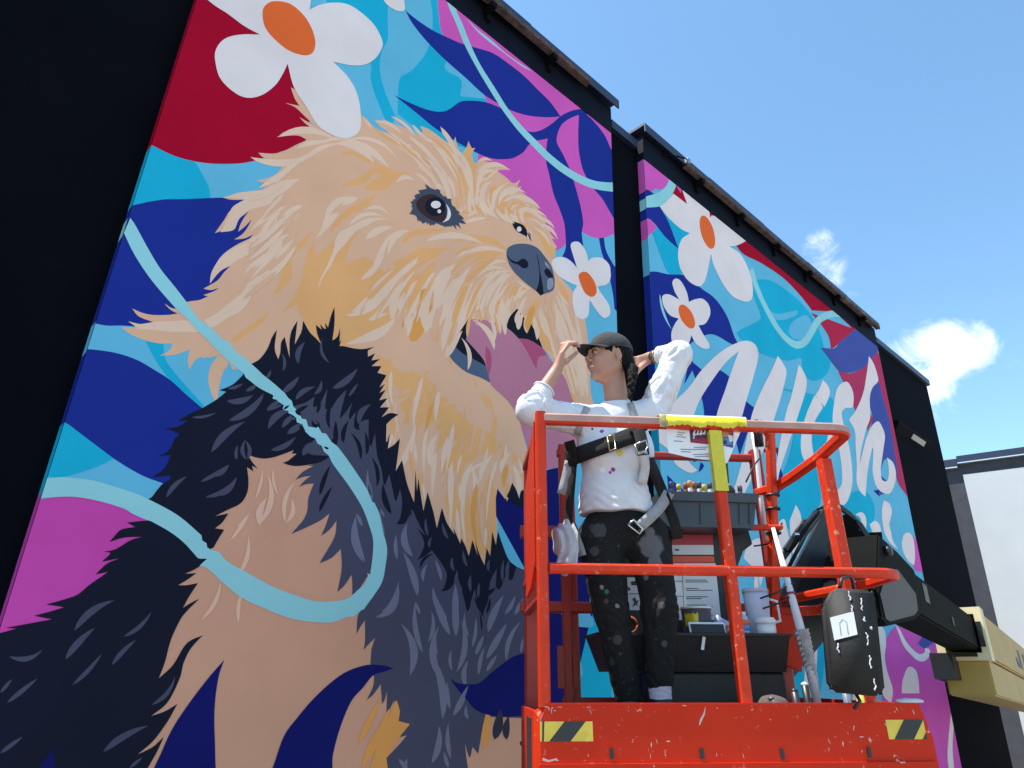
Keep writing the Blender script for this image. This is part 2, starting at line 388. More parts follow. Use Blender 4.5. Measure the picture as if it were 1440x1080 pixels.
# ---------- left panel: ground colours
Coat(0).base('sky')
c = Coat(0)
c.poly('teal', PX('437,-60* 546,-60* 545,30 545,55 536,75 534,100 540,125 550,150 558,168* 545,178* 538,160 528,135 521,110 520,88 480,60*'))
c.poly('teal', PX('605,-60* 605,15 603,66 580,97 562,112 559,160* 600,190 660,210* 700,215* 690,140* 647,135* 648,112 625,95 640,60 617,20 615,-60*'))
c.poly('sky', PX('548,30 560,0* 600,-20* 608,20 604,62 582,96 560,112 558,140 548,120 541,90 546,60'))
c.poly('teal', A1('500,560* 650,618 740,658 815,680 850,730 880,790 888,840* 780,870* 680,870 560,878 480,880*'))
c.poly('teal', A5('610,350* 680,360 700,440 760,520 860,632* 845,645* 780,580 720,525 690,490 650,430'))
c.poly('teal', A5('265,690* 290,712 340,750 400,795 480,855* 430,880 380,900 300,925 250,935 185,936 100,1000* 180,700*'))
c.poly('teal', PX('800,860* 836,850* 860,900* 860,1000* 800,1000* 815,965 820,945*'))
c.done('painted_teal_shapes')
c = Coat(0); c.poly('crimson', A1('560,-1300* 1150,-1300* 1250,-300* 1320,300* 1290,590 1180,642 1060,682 960,692 850,686 740,660 630,608* 480,560* 560,200*')); c.done('painted_crimson_field')
c = Coat(0); c.poly('navy', PX('150,300* 186,289 227,281 260,280 312,278 360,278* 420,330* 330,430* 250,470* 200,460* 173,458 150,458 133,455 100,452*')); c.done('painted_leaf')
c = Coat(0); c.poly('navy', A5('250,480* 320,428 360,396 420,398 500,412 580,440 650,480 720,525 780,580 850,640* 940,690* 800,860* 740,1000* 690,960* 620,935 560,905 480,855 400,795 340,750 290,712 262,697* 180,690* 230,560*')); c.done('painted_leaf')
c = Coat(0); c.poly('purple', PX('-80,702* 57,702* 80,699 107,699 140,705 173,715 240,745* 230,800* 150,860* 100,880* 0,920* -80,930*')); c.done('painted_magenta_field')
c = Coat(0)
c.poly('magenta', PX('612,-60* 615,0 617,20 622,48 650,90 680,133 690,170 672,217 680,270 740,345 783,352 795,343 800,330* 815,325* 819,327 832,333 847,335 880,322* 900,200* 880,60* 700,-60*'))
c.done('painted_magenta_field')
c = Coat(0)
c.poly('navy', A2('510,45* 560,85 620,125 680,155 750,185 820,205 880,225 940,265 1010,320 1070,380 1120,430 1165,492* 1110,495 1040,490 990,478 930,455 880,425 830,390 760,325 680,255 600,175 540,100'))
c.done('painted_leaf')
c = Coat(0)
c.poly('navy', A2('460,400* 520,430 600,462 660,472 700,458 740,430 790,425 850,432 910,455 950,480 990,520 1030,555 1080,550 1130,520 1165,490 1210,468 1258,458* 1280,482* 1235,487 1190,508 1155,540 1120,580 1060,595 1030,612 1010,640 970,665 930,672 870,668 800,640 720,595 640,545 560,480'))
c.done('painted_leaf')
c = Coat(0)
c.poly('navy', PX('771,188* 768,210 768,228 772,245 778,272 787,295 793,313 795,330 795,350 788,366* 800,385* 813,372 820,345* 818,327 820,315 818,298 813,277 803,243 793,220 783,200 785,185 790,175*'))
c.done('painted_leaf')
c = Coat(0)
c.poly('navy', PX('814,161* 813,187 814,213 820,240 833,263 847,280 857,297 866,312* 880,280* 870,230* 858,207 850,190 837,173 824,160*'))
c.done('painted_leaf')
c = Coat(0); c.poly('navy', PX('842,335* 849,334* 852,352 860,368 868,380 880,400* 872,440* 864,435* 862,415 858,395 853,375 846,355')); c.done('painted_stem')
c = Coat(0)
c.poly('aqua', A2('660,-120* 690,20 720,90 760,190 810,285 860,370 920,465 980,545 1040,610 1110,680 1180,735 1260,780 1330,802 1420,812* 1420,772* 1320,765 1250,740 1190,705 1120,650 1060,590 1000,530 940,455 890,375 830,280 790,200 750,100 725,45 690,-120*'))
c.poly('aqua', PX('655,25* 672,42 690,56 715,78 748,100* 735,94 700,68 675,48'))
c.done('painted_cord')
# navy masses on the lower right, behind the dog and the basket
c = Coat(0)
c.poly('deepnavy', PX('684,655* 745,640* 790,690* 828,780* 838,850* 828,880* 800,1000* 735,1000* 738,800* 698,727*'))
c.poly('sky', PX('788,862* 826,858* 834,872 832,882 800,880*'))
c.poly('teal', PX('812,962* 822,945* 860,945* 860,1000* 812,1000*'))
c.poly('aqua', PX('826,812* 836,850* 838,880* 830,850*'))
c.done('painted_leaf')

# ---------- the dog
c = Coat(0)
c.poly('peach', PX('330,640* 420,630* 480,700* 540,860* 600,960* 745,990* 745,1400* 120,1400* 150,1080* 190,960* 240,800* 280,700*'))
c.done('painted_dog_chest')
HEAD = PX('485,150* 455,150* 409,123* 414,138 421,149* 401,145* 415,151 430,165 444,178* 421,165* 432,176 450,187* 440,182 425,181 410,185 389,193* 405,191 420,191 432,197* 418,203 400,212 385,216 363,215* 371,222 385,225 352,221* 365,229 385,232 398,233* 390,243 378,250 360,254* 374,258* 370,266 345,270 330,275 313,278* 325,281 344,281* 333,288 322,298 316,308 302,328* 318,322 330,312 350,297* 342,308 337,318 335,326* 345,318 354,308* 348,320 340,330 329,337* 345,335 358,328 368,320* 355,333 335,343 318,354 308,365 300,380 295,399* 303,388 310,380 325,373* 315,383 305,395 286,406* 296,408 308,405* 300,410 286,415* 292,417* 280,422 262,425 245,434 231,427* 240,436 250,441* 235,443 215,443 200,440 186,434* 195,445 215,453* 200,456 180,452* 190,460 170,460* 185,471 205,479 225,483 243,483* 238,493 225,500* 245,499 267,492* 264,505 266,520* 273,508 282,502* 287,504* 290,502* 295,503 307,500* 296,515 293,535 298,555 309,576* 306,560 308,545 313,525 322,510* 326,519* 337,520 345,515 352,512* 400,560* 520,640* 540,720* 640,830* 690,790* 697,767* 699,740 695,715 688,690 687,668* 700,688 710,702* 716,690 720,680* 725,690 730,702* 733,690 736,693* 750,690* 744,640* 740,628 734,605 728,585 713,563 697,548 688,537* 640,470* 760,480* 780,513* 795,533 805,562 806,590* 850,590* 832,560 829,510 825,465 821,445 813,425 804,408 790,392 777,370* 779,355 783,347* 776,336 784,337* 778,334 772,324 779,321* 770,318 764,308 770,307* 762,303 755,294 760,293* 752,285 740,275 728,264 732,252* 722,258 712,250 700,240 718,239* 707,233 690,229 680,226 693,226* 680,221 668,231* 665,226 664,216 668,208* 661,209* 659,198* 655,209 648,216 643,205 640,192* 637,203* 626,192 619,177* 622,188 634,204* 620,194 605,183 591,177* 595,187* 588,184 579,175* 588,190 600,197* 590,192 575,183 560,175 549,163* 556,172 563,179* 550,173 538,167* 541,173* 526,169* 535,178 549,188* 535,184 525,178 516,168 507,162* 500,170*')
c = Coat(0); c.poly('beige', HEAD); c.done('painted_dog_head')
# ochre under-fur of cheek, neck and beard, then the light locks
c = Coat(0)
c.poly('ochre', PX('441,338* 430,362 424,392 410,422 395,440* 408,434 417,427* 421,440 428,452 440,475 470,492 500,483 545,462 560,440 575,425* 583,415* 600,440 612,420 610,395 590,385* 575,388* 560,385 548,377 541,383* 530,375* 515,362 495,367* 487,372* 490,350 505,322* 470,345* 462,330* 450,350 444,361*'))
c.poly('ochre', PX('528,500* 545,505 560,520 580,522 600,532 611,542 622,556 640,570 655,590 670,600 690,610 702,622 733,645 740,660 730,680* 700,685* 697,700* 697,760 690,780 660,775 640,740 622,712 628,690 625,670 612,640 600,622 580,605 565,595* 550,580 543,560 540,530'))
c.poly('ochre', B2('0,440* 60,438 140,455 230,490 330,550 450,585* 330,575 200,520 100,475 0,470*'))
c.poly('ochre', B2('0,740* 80,705 170,650 240,590 310,570 380,575 470,610* 590,625* 480,650 360,640 290,625 230,650 180,690 110,725'))
c.poly('ochre', B2('190,750* 250,690 330,650 420,640 500,655 440,690 400,740 330,770 240,765'))
c.poly('ochre', B2('0,1000* 40,930 120,880 200,840 300,790* 260,850 220,900 130,950 60,980 -30,1060* -130,1160* -60,1060*'))
c.poly('ochre', B1('1200,800* 1260,760 1340,720 1440,660* 1440,730* 1380,770 1300,790'))
c.poly('ochre', B1('1390,810* 1440,760* 1480,790* 1440,820*'))
c.poly('ochre', B5('80,690* 120,620 150,530 165,440 220,340 300,250 410,150* 380,230 300,310 230,400 220,500 180,600 130,670'))
c.poly('ochre', B5('560,140* 600,70 680,0 800,-50* 700,40 620,110*'))
c.poly('ochre', B5('1170,260* 1190,200 1250,150 1340,130 1440,130 1560,130* 1440,165 1330,170 1250,200 1200,245'))
c.poly('ochre', B5('1090,420* 1160,380 1250,350 1290,310 1440,290* 1600,290* 1440,340 1300,380 1200,410 1120,450'))
c.poly('ochre', B4('920,1080* 990,1010 1080,950 1180,880 1260,820* 1200,920 1120,980 1040,1040 980,1090*'))
c.poly('ochre', B4('1280,690* 1330,640 1350,520 1370,420 1440,300* 1440,560* 1380,620*'))
c.poly('ochre', B2('950,330* 960,380 990,440 1040,460 1060,400 1070,360 1110,430* 1100,500 1120,540 1150,530 1130,640 1140,740 1150,830 1130,900 1100,990* 1080,930 1120,820 1100,680 1060,540 1010,450 960,400'))
c.poly('ochre', B3('185,440* 200,350 240,280 330,230 240,330 225,400 260,480 290,550* 250,575 210,540 190,490'))
c.poly('ochre', B3('300,460* 320,400 370,370 460,350* 380,400 340,440 310,500*'))
c.poly('ochre', B3('365,600* 370,520 400,480 470,470 520,490 570,500* 480,540 440,570 430,620 460,680* 400,640'))
c.poly('ochre', B3('470,660* 490,590 540,560 620,600 690,680* 620,640 560,620 510,640'))
c.poly('ochre', B3('690,700* 740,780 800,860 850,920* 830,1000* 780,940 730,860'))
c.poly('ochre', B6('640,200* 740,190 830,230 900,290* 915,310* 840,280 760,240'))
c.poly('ochre', B6('30,260* 60,190 150,150 260,140 400,130 280,170 160,180 90,210'))
c.poly('ochre', B6('0,400* 120,330 200,290 320,295 440,285* 360,330 260,380 170,400 100,500 60,620 20,700 0,690*'))
c.poly('ochre', B6('440,560* 460,480 520,400 620,350 760,340 900,340* 760,380 620,410 540,460 500,540 480,600'))
c.poly('ochre', B6('800,800* 800,700 850,600 920,540 1000,520* 930,600 880,680 860,780 850,880 880,1000* 830,960'))
c.poly('ochre', B6('930,720* 990,640 1060,600 1110,610* 1030,680 970,730 940,780*'))
c.poly('ochre', B6('1050,900* 1100,800 1170,720 1190,760 1150,860 1110,960 1090,1000* 1060,960'))
c.poly('ochre', B6('1210,720* 1290,740 1380,850 1440,960* 1440,1040* 1340,900 1260,800'))
c.poly('ochre', B6('1330,540* 1400,620 1440,700* 1440,760* 1370,680'))
c.poly('gold', B6('40,1010* 30,900 100,720 190,650 280,630* 210,780 170,880 210,830 290,760* 270,880 240,970 150,1080* 60,1080*'))
c.poly('ochre', B6('570,1080* 590,940 610,850 660,790* 640,880 660,960 620,930 590,1010*'))
c.poly('ochre', C1('1180,640* 1220,560 1280,640 1330,740 1370,860* 1350,860 1290,690'))
c.poly('ochre', C1('1000,260* 1060,330 1120,440 1200,440* 1150,330 1080,200 1010,130*'))
c.lock('ochre', C1, '150,360,280,620,30,40 480,660,540,860,-20,40 600,800,680,1000,-20,30 200,620,80,640,10,30 300,500,420,600,20,30 330,740,300,850,10,26 560,780,640,1000,-20,26')
c.lock('ochre', B6, '690,560,640,700,20,30 560,620,500,800,20,30 660,740,690,900,10,24 720,660,760,900,10,24 500,640,380,900,-20,30 440,700,330,980,-20,26 360,540,200,700,10,26 620,460,820,420,-30,20 740,520,900,470,-30,18 900,560,830,760,20,26 980,590,900,700,20,20')
c.lock('ochre', B3, '20,600,180,620,-20,30 120,640,300,660,-10,18 0,840,240,800,-20,36 100,860,430,900,-40,30 60,1000,420,930,-30,28 0,960,180,880,-20,26 540,700,640,800,-20,20 560,600,700,700,-20,16 700,760,760,860,-10,18 640,700,740,820,10,14')
c.done('painted_dog_underfur', True)
c = Coat(0)
c.lock('cream', B1, '660,378,1150,400,-70,60 820,470,1100,420,-20,40 435,550,1010,500,70,60 870,590,1200,430,-40,40 1150,430,1600,640,-70,70 1000,430,1440,470,-60,30')
c.poly('cream', B1('195,890* 260,870 340,845 440,835 540,825 600,790 680,750 850,725* 790,780 720,840 650,880 600,940 540,960 430,990 380,1020 330,1080 290,1160 180,1180* 240,1060 280,970 380,905* 320,895'))
c.lock('cream', B1, '730,960,420,1180,20,50 870,950,660,1110,10,60 1060,1080,1340,890,-70,60')
c.poly('cream', B4('750,595* 760,510 800,430 860,350 960,290 1060,240 1140,180 1200,110 1290,0 1340,0* 1260,100 1220,200 1160,290 1090,340 990,390 930,440* 850,480 800,530'))
c.poly('cream', B4('1040,520* 1070,460 1160,400 1230,330 1260,270 1320,200 1440,170* 1370,220 1320,310 1260,390 1180,430 1090,470'))
c.poly('cream', B4('700,900* 800,850 900,770 990,700 1060,620 1110,560 1240,490* 1180,560 1120,640 1080,740 1000,830 900,880 800,950 750,970*'))
c.poly('cream', B4('62,912* 150,935 300,915 430,910 540,905 620,920 660,1000* 560,1000 420,1000 280,985 150,975*'))
c.lock('cream', B5, '0,420,280,160,30,50 0,230,120,20,20,40 150,100,300,0,10,50 0,520,60,480,0,20')
c.poly('cream', B5('440,215* 490,130 520,40 580,0* 640,0* 600,60 560,110 500,170'))
c.poly('cream', B5('460,650* 480,560 560,400 600,280 620,200 660,150 740,110 830,60 900,40 1080,45* 960,60 880,100 800,140 740,200 690,260 620,340 570,440 510,530'))
c.poly('beige', B5('440,370* 450,270 490,200 560,160 620,150 560,260 500,310'))
c.lock('cream', B5, '865,220,1095,115,-25,60 1050,360,1240,140,-50,40')
c.poly('cream', B5('820,565* 850,520 920,450 950,380 990,290 1050,200 1130,150 1220,140* 1100,200 1040,280 1010,380 970,460 910,530'))
c.poly('cream', B5('910,650* 950,590 1040,510 1110,470 1200,440 1310,370* 1280,440 1240,520 1190,600 1150,700 1130,810 1080,890* 1060,820 1060,770 980,860 880,900* 940,850 990,780 1030,710 950,800 850,850 760,868 690,860* 760,840 860,760 940,680 1010,590'))
c.poly('cream', B5('1200,705* 1230,640 1290,580 1360,540 1440,500* 1440,600* 1330,640 1260,680'))
c.lock('cream', B5, '1220,980,1340,600,-40,60 1370,1000,1440,620,-40,70 1450,960,1560,560,-20,50')
c.poly('cream', B5('760,1080* 860,1030 960,980 1040,930 1110,880* 1080,960 1020,1040 960,1085*'))
c.lock('cream', B2, '0,370,280,545,-40,60 30,345,480,520,-90,30 470,400,740,640,-40,34 460,700,620,690,-40,40 540,380,800,500,-30,34 560,420,900,720,-60,34 600,460,960,760,-70,30 640,560,780,700,-20,30 700,480,960,860,-60,36 760,380,1020,860,-90,40 820,400,1080,880,-100,40 880,360,1100,820,-80,34 660,330,980,560,-60,36 700,540,930,850,-50,26 620,620,760,760,-20,24 940,540,1010,920,-30,34 1050,560,1100,900,-20,34 780,700,900,830,-20,26 200,930,400,970,-40,30 60,1070,360,990,-60,40 0,890,140,830,0,40')
c.lock('cream', B2, '835,230,1000,560,-20,40 600,210,730,340,10,26 420,140,640,330,-20,26 280,180,520,300,-30,26 1060,990,1230,940,-20,30 1120,950,1140,740,10,34 1180,930,1160,760,20,30 1000,960,1060,760,10,30 180,135,400,290,40,26')
c.lock('beige', B2, '480,330,860,640,-60,30 520,290,820,440,-30,24 740,420,940,700,-50,24')
c.lock('cream', B3, '185,170,310,155,-20,26 180,260,460,235,-60,44 190,360,350,250,-60,50 200,440,300,300,-60,40 240,480,330,330,-50,40 300,540,330,400,-30,40 320,600,400,380,-60,44 330,580,460,340,-60,34 380,420,560,370,30,40 360,480,600,430,-60,40 400,500,720,560,-60,50 420,560,640,560,-60,30 440,640,560,520,-40,34 500,660,640,560,-50,34 520,600,780,645,-50,30 620,580,700,620,-10,24 690,640,840,727,-20,30 700,690,865,822,-30,30 20,480,60,600,10,30 100,520,140,600,0,30 150,420,180,580,20,30 200,560,210,450,10,24 80,680,270,640,-10,34 100,560,120,300,10,20 560,690,640,830,-30,18 660,720,800,890,-30,22 600,640,760,760,-30,16')
c.lock('cream', B6, '230,235,720,260,-60,56 560,340,910,330,-40,40 490,380,640,320,-20,24 720,490,920,410,-40,36 660,560,920,480,-60,34 780,560,960,490,-30,24 820,1000,880,560,-60,56 700,960,780,640,-30,50 640,1080,640,740,20,54 800,1080,640,820,20,44 880,1030,860,700,30,50 930,900,1010,680,-30,50 980,760,1100,640,-20,40 1020,860,1080,700,-10,40 1160,1060,1130,840,10,44 1280,1060,1190,800,-20,34 1340,1030,1240,760,-30,34 1420,960,1310,720,-30,30 1440,780,1340,640,-10,26 1120,640,1000,560,-10,24')
c.poly('cream', B6('0,560* 0,480* 60,460 150,420 130,500 90,560 40,640 0,700*'))
c.poly('cream', B6('60,700* 110,600 180,560 260,530 380,470 480,430 440,500 460,560 540,520 600,480* 560,560 600,600 640,580 700,620 680,700 640,760 600,820 590,900 560,1000 540,1080* 520,1030 510,980* 470,1060 440,1085* 350,1085* 370,1000 400,880* 330,960 290,1020* 310,940* 210,1010* 260,900 290,780 290,650 200,640 120,680'))
c.lock('cream', B6, '60,990,200,620,-30,60 130,900,190,640,-10,40 0,820,60,660,-10,30')
c.lock('cream', C1, '280,500,410,250,-10,60 250,440,340,200,-10,40 470,600,410,300,60,50 690,430,520,200,40,46 690,350,640,150,20,36 780,310,740,100,10,36 100,290,260,0,-10,70 180,290,290,100,-10,50 740,300,690,140,10,24 960,290,980,130,-10,30 1050,350,1010,170,20,36')
c.lock('cream', C1, '1290,640,1180,300,-30,40 1330,700,1260,500,-10,26 1370,820,1300,560,-20,30 1420,640,1320,380,-20,40 1300,300,1200,60,-30,34 1400,330,1300,120,-20,34 1210,330,1080,40,-30,30 1440,820,1380,600,-10,34')
c.poly('beige', C1('0,600* 0,400* 80,380 170,340 190,420 260,520 330,600 330,520 390,570 460,620 540,680 500,660 540,760 610,840* 560,780 640,960 690,1080* 640,1080* 560,1020* 570,990* 480,1010 490,960 430,930 350,970 390,880 270,900 330,830 170,840 240,770 130,780 200,690 240,640 80,665 150,620'))
c.poly('beige', C2('620,50* 760,0 900,-20* 960,40 1010,120 1060,170 1110,150 1140,60* 1180,140 1230,240 1280,380 1240,420* 1210,330 1160,330 1150,280 1110,380 1080,300 1020,260 910,340* 950,270 890,220 960,170 820,180 870,130 840,80 710,130 760,60'))
c.poly('beige', C2('140,200* 190,180 250,150 290,100 290,150 280,220 400,170 370,240 330,310 340,390 390,440 400,320 430,250 470,150* 480,240 610,150* 550,250 600,280* 570,360 560,470 590,420 720,380* 640,460 600,520 580,600 560,640 620,740 650,720* 620,800 640,930 660,1085* 560,1085* 450,955* 400,690 370,880 270,520 215,620 255,340 150,425 165,300'))
c.poly('beige', C2('700,640* 760,560 840,540 940,480 1040,470 1000,560 1100,420 1110,540 1200,430 1200,560 1260,500 1280,620 1250,850 1190,720 1140,850 1100,720 1060,780 1010,640 960,760 920,820 880,760 900,930 840,820 770,900 730,780'))
c.lock('cream', C2, '150,420,240,250,-10,34 215,620,380,200,40,60 390,540,440,280,-20,40 500,560,600,280,-40,50 520,600,560,380,-20,34 770,880,870,540,-30,60 880,850,860,580,20,44 930,700,1040,480,-30,44 1110,640,1190,460,-30,40 1250,830,1200,560,30,50 740,640,830,420,-20,34 820,640,1000,540,-20,30 1180,640,1150,800,-10,26 600,720,700,560,-10,16 1280,640,1250,500,10,24')
c.lock('beige', C2, '90,80,260,-20,0,30 680,440,820,300,-10,16 760,460,830,330,-10,18 740,340,660,480,10,14 880,1000,830,800,10,24 960,900,980,740,0,18 960,1010,900,860,0,18 720,1000,740,1090,0,16')
c.lock('beige', B8, '920,390,1440,420,-60,90 890,340,1200,330,20,34 1000,600,1080,660,0,40 960,680,1200,640,20,50 940,780,1180,690,20,40 1000,870,1110,720,10,30 1060,380,1440,520,-40,80 1340,650,1440,560,0,50 1360,720,1440,640,0,40 1100,520,1260,420,-10,24 1140,520,1300,440,-10,20')
c.poly('cream', B8('630,265* 740,210 880,140 1000,90 1060,30* 1020,130 940,200 860,235 740,265'))
c.poly('beige', B8('640,268* 860,238 960,190 1030,110 1100,150 1140,100 1160,170 1200,250 1320,240 1440,200* 1440,380* 1200,330 1080,330 980,300 900,300 880,290 720,285'))
c.lock('cream', B8, '1160,200,1220,0,-10,40 1300,160,1380,0,-10,40 1380,150,1440,40,0,30 830,60,1000,0,0,30 1010,50,1060,0,0,30')
c.done('painted_fur', True)
# finer strands following the lie of the coat on muzzle, beard, brow and cheek
def strands(c, guides, n, cols, w, ln, seed, t_hi=1.0):
    rnd = random.Random(seed); G = [[np.array(p, float) for p in g_] for g_ in guides]
    def cr(g_, t):
        k = len(g_)-1; x = min(max(t, 0), .9999)*k; i = int(x); f = x-i
        p0, p1, p2, p3 = g_[max(i-1, 0)], g_[i], g_[i+1], g_[min(i+2, k)]
        return .5*((2*p1)+(p2-p0)*f+(2*p0-5*p1+4*p2-p3)*f*f+(3*p1-p0-3*p2+p3)*f**3)
    for _ in range(n):
        u = rnd.random()*(len(G)-1); i = int(u); f = u-i; a = rnd.random()**.9*t_hi; L_ = rnd.uniform(*ln); b = min(a+L_, 1.0)
        if b-a < .12: continue
        pts = []; tw = rnd.uniform(-.12, .12)
        for q in range(9):
            t = a+(b-a)*q/8; ff = min(max(f+tw*(q/8)**2, 0), 1); pts.append(cr(G[i], t)*(1-ff)+cr(G[i+1], t)*ff)
        wd_ = rnd.uniform(*w); up = []; dn = []
        for q in range(9):
            d = pts[min(q+1, 8)]-pts[max(q-1, 0)]; d = d/(np.linalg.norm(d)+1e-6); nn = np.array((-d[1], d[0])); h = wd_/2*math.sin(math.pi*(q/8)**.7)**.8 if 0 < q < 8 else 0
            up.append((*(pts[q]+nn*h), 0)); dn.append((*(pts[q]-nn*h), 0))
        c.poly(rnd.choices([k_ for k_, _ in cols], [v for _, v in cols])[0], up+dn[::-1][1:-1], False)
c = Coat(0)
muzzle = [[(600, 355), (560, 375), (520, 410), (492, 440)], [(640, 352), (600, 375), (570, 420), (552, 465)], [(680, 352), (640, 380), (612, 430), (600, 475)], [(705, 362), (665, 395), (640, 450), (628, 490)], [(716, 375), (690, 405), (675, 445), (668, 466)], [(728, 387), (712, 410), (703, 435), (704, 458)], [(742, 400), (735, 415), (729, 427), (728, 436)]]
strands(c, muzzle, 95, (('ochre', 3), ('beige', 4), ('cream', 5)), (3, 7), (.3, .65), 11)
strands(c, [[(762, 410), (765, 440), (778, 490), (800, 545)], [(775, 408), (785, 440), (800, 490), (815, 560)], [(790, 396), (806, 430), (817, 480), (827, 560)]], 46, (('cream', 7), ('beige', 3), ('ochre', 2)), (3, 7), (.35, .7), 5, .8)
strands(c, [[(545, 505), (541, 550), (549, 590), (546, 622)], [(600, 520), (585, 580), (580, 630), (590, 690)], [(640, 540), (630, 600), (620, 660), (615, 735)], [(680, 560), (665, 630), (650, 700), (655, 770)], [(708, 590), (700, 640), (685, 700), (685, 770)], [(733, 620), (727, 645), (722, 665), (722, 685)]], 64, (('beige', 5), ('cream', 4), ('ochre', 4), ('gold', 1)), (3.5, 8), (.2, .4), 21)
strands(c, [[(520, 178), (560, 205), (600, 245), (620, 280)], [(550, 172), (595, 205), (630, 250), (640, 292)], [(590, 185), (625, 210), (650, 255), (655, 298)], [(625, 200), (645, 225), (660, 265), (660, 300)]], 44, (('cream', 6), ('beige', 3), ('ochre', 2)), (3, 6), (.3, .6), 31)
strands(c, [[(690, 228), (672, 250), (664, 275), (672, 300)], [(715, 246), (690, 262), (685, 290), (705, 310)], [(742, 280), (715, 280), (712, 300), (728, 318)], [(772, 318), (750, 300), (738, 305), (745, 325)]], 34, (('cream', 5), ('ochre', 3), ('beige', 2)), (3, 6), (.3, .6), 41)
strands(c, [[(470, 205), (420, 225), (380, 255), (345, 275)], [(490, 250), (430, 275), (390, 320), (350, 360)], [(480, 300), (430, 340), (390, 390), (340, 430)]], 26, (('cream', 5), ('beige', 2)), (4, 9), (.25, .45), 51)
c.done('painted_fur', True)
# mouth
c = Coat(0)
c.poly('ink', PX('660,446* 647,466 636,487* 652,500 683,517* 690,500* 672,470*'))
c.poly('chin', PX('637,485* 631,500* 640,511 655,523 675,531 689,538* 687,525 683,515* 665,505 650,497'))
c.poly('ink', PX('727,434* 717,445 711,460 704,470* 735,500* 764,494* 757,475 750,462 744,452 735,446*'))
c.poly('rose', PX('720,476* 740,477 753,483 766,494 790,540* 740,560* 735,500*'))
c.poly('pink', PX('661,449* 655,478* 668,492 680,507 686,525 690,540 697,548 713,563 728,585 734,605 745,640* 765,660* 800,656* 830,600* 805,562 795,533 780,513 768,500* 757,503 754,520* 748,508 740,493 730,478 722,469 712,461 700,455 680,450'))
c.poly('rose', PX('683,486* 689,495 691,507 690,518 687,528* 684,516 682,500'))
c.poly('deepnavy', PX('765,662* 800,654* 800,690* 765,690*'))
c.done('painted_mouth', True)
c = Coat(0)
c.lock('cream', C1, '300,490,420,270,-10,50 465,605,410,330,40,36 690,435,500,180,50,50 695,355,630,120,20,34 780,310,740,90,10,40 740,300,700,110,10,28 965,295,960,130,-10,34 1050,350,1000,170,20,40 870,210,900,90,0,44 890,265,930,120,-10,50')
c.lock('ochre', C1, '460,330,500,110,-10,30 720,300,680,120,10,20 580,200,560,80,0,24')
c.lock('beige', C1, '540,230,520,60,10,30 650,210,600,60,10,36')
c.poly('gold', B6('1060,940* 1085,860 1120,800 1150,780 1140,870 1110,960 1090,1005*'))
c.done('painted_whiskers', True)
# black back and shoulder
BODY = PX('353,512* 346,522* 335,534 325,542 308,549* 318,551* 307,560 298,566 282,575 265,583 250,592* 264,592* 250,600 232,603* 243,606 253,611* 245,618 241,628 233,637 222,641* 240,640* 236,650 230,660 214,671* 228,670 240,668* 238,675 229,680 220,690 212,700 190,712 213,732* 196,733 178,735* 190,741* 170,745 160,755 154,762* 175,756 200,755* 183,760 163,772 146,776* 155,778 143,790* 168,785* 150,793 134,808* 152,804* 125,823 109,836 90,843 65,850* 90,854* 70,860 48,866* 73,871* 45,876 8,883* 23,884* 0,890 -60,902* -80,1400* 150,1400* 190,1120* 205,1085 220,1058 230,1036* 215,1050 193,1061* 215,1042 235,1015 249,990* 232,1000 212,1007* 235,988 252,955 258,932 268,912 285,893* 262,905 243,935 223,954* 232,930 240,900 253,872 262,860 280,842* 268,848 257,855* 265,840 278,820* 262,823 250,823* 262,816 276,806* 260,807* 275,800 285,793 291,786* 278,785 287,776* 300,770* 308,756 315,745* 302,743* 312,735 321,722* 302,726* 320,717 335,710 343,702 348,690 349,675 347,657* 356,663* 354,655* 362,659* 353,648 347,637* 355,642 370,645 385,643 400,638 413,633* 410,638* 417,638* 405,648 397,651* 410,655 425,655 455,650* 520,720* 600,850* 680,880* 720,820* 726,797* 715,787 707,768 700,747* 697,767* 692,748* 689,782* 684,771* 681,795* 675,782 668,762* 672,783* 664,760* 659,782* 654,768 648,757* 647,765* 637,742* 639,752* 628,735 621,714* 614,743* 609,720 601,692* 595,719* 592,700 588,673* 586,692* 584,660* 582,707* 572,680 565,647* 556,663* 562,617* 553,626 545,631* 548,610* 543,622 543,597* 550,590 560,583* 548,581 536,587* 547,573* 534,573* 545,560* 533,563* 542,548* 533,553* 541,540* 533,545* 543,528* 523,522* 530,525* 536,515* 522,515* 534,505* 522,507* 527,497* 517,502* 517,493* 526,488* 510,491 497,490 483,487 477,487* 480,477* 477,482* 478,462* 474,474 467,479* 470,455 470,432* 465,445 461,461* 457,454* 458,463* 455,462* 450,456* 452,464* 444,457* 446,470 452,485* 444,476 435,467 426,451* 424,465 420,474 414,485* 418,451* 410,465 407,480 407,504* 400,474* 395,482 394,495 391,506* 386,490 389,464* 382,475 376,490 365,505')
c = Coat(0); c.poly('ink', BODY)
c.poly('ink', PX('712,698* 716,690 720,679* 726,690 730,702* 733,690 746,690* 746,714* 728,712 718,704'))
c.done('painted_dog_back')
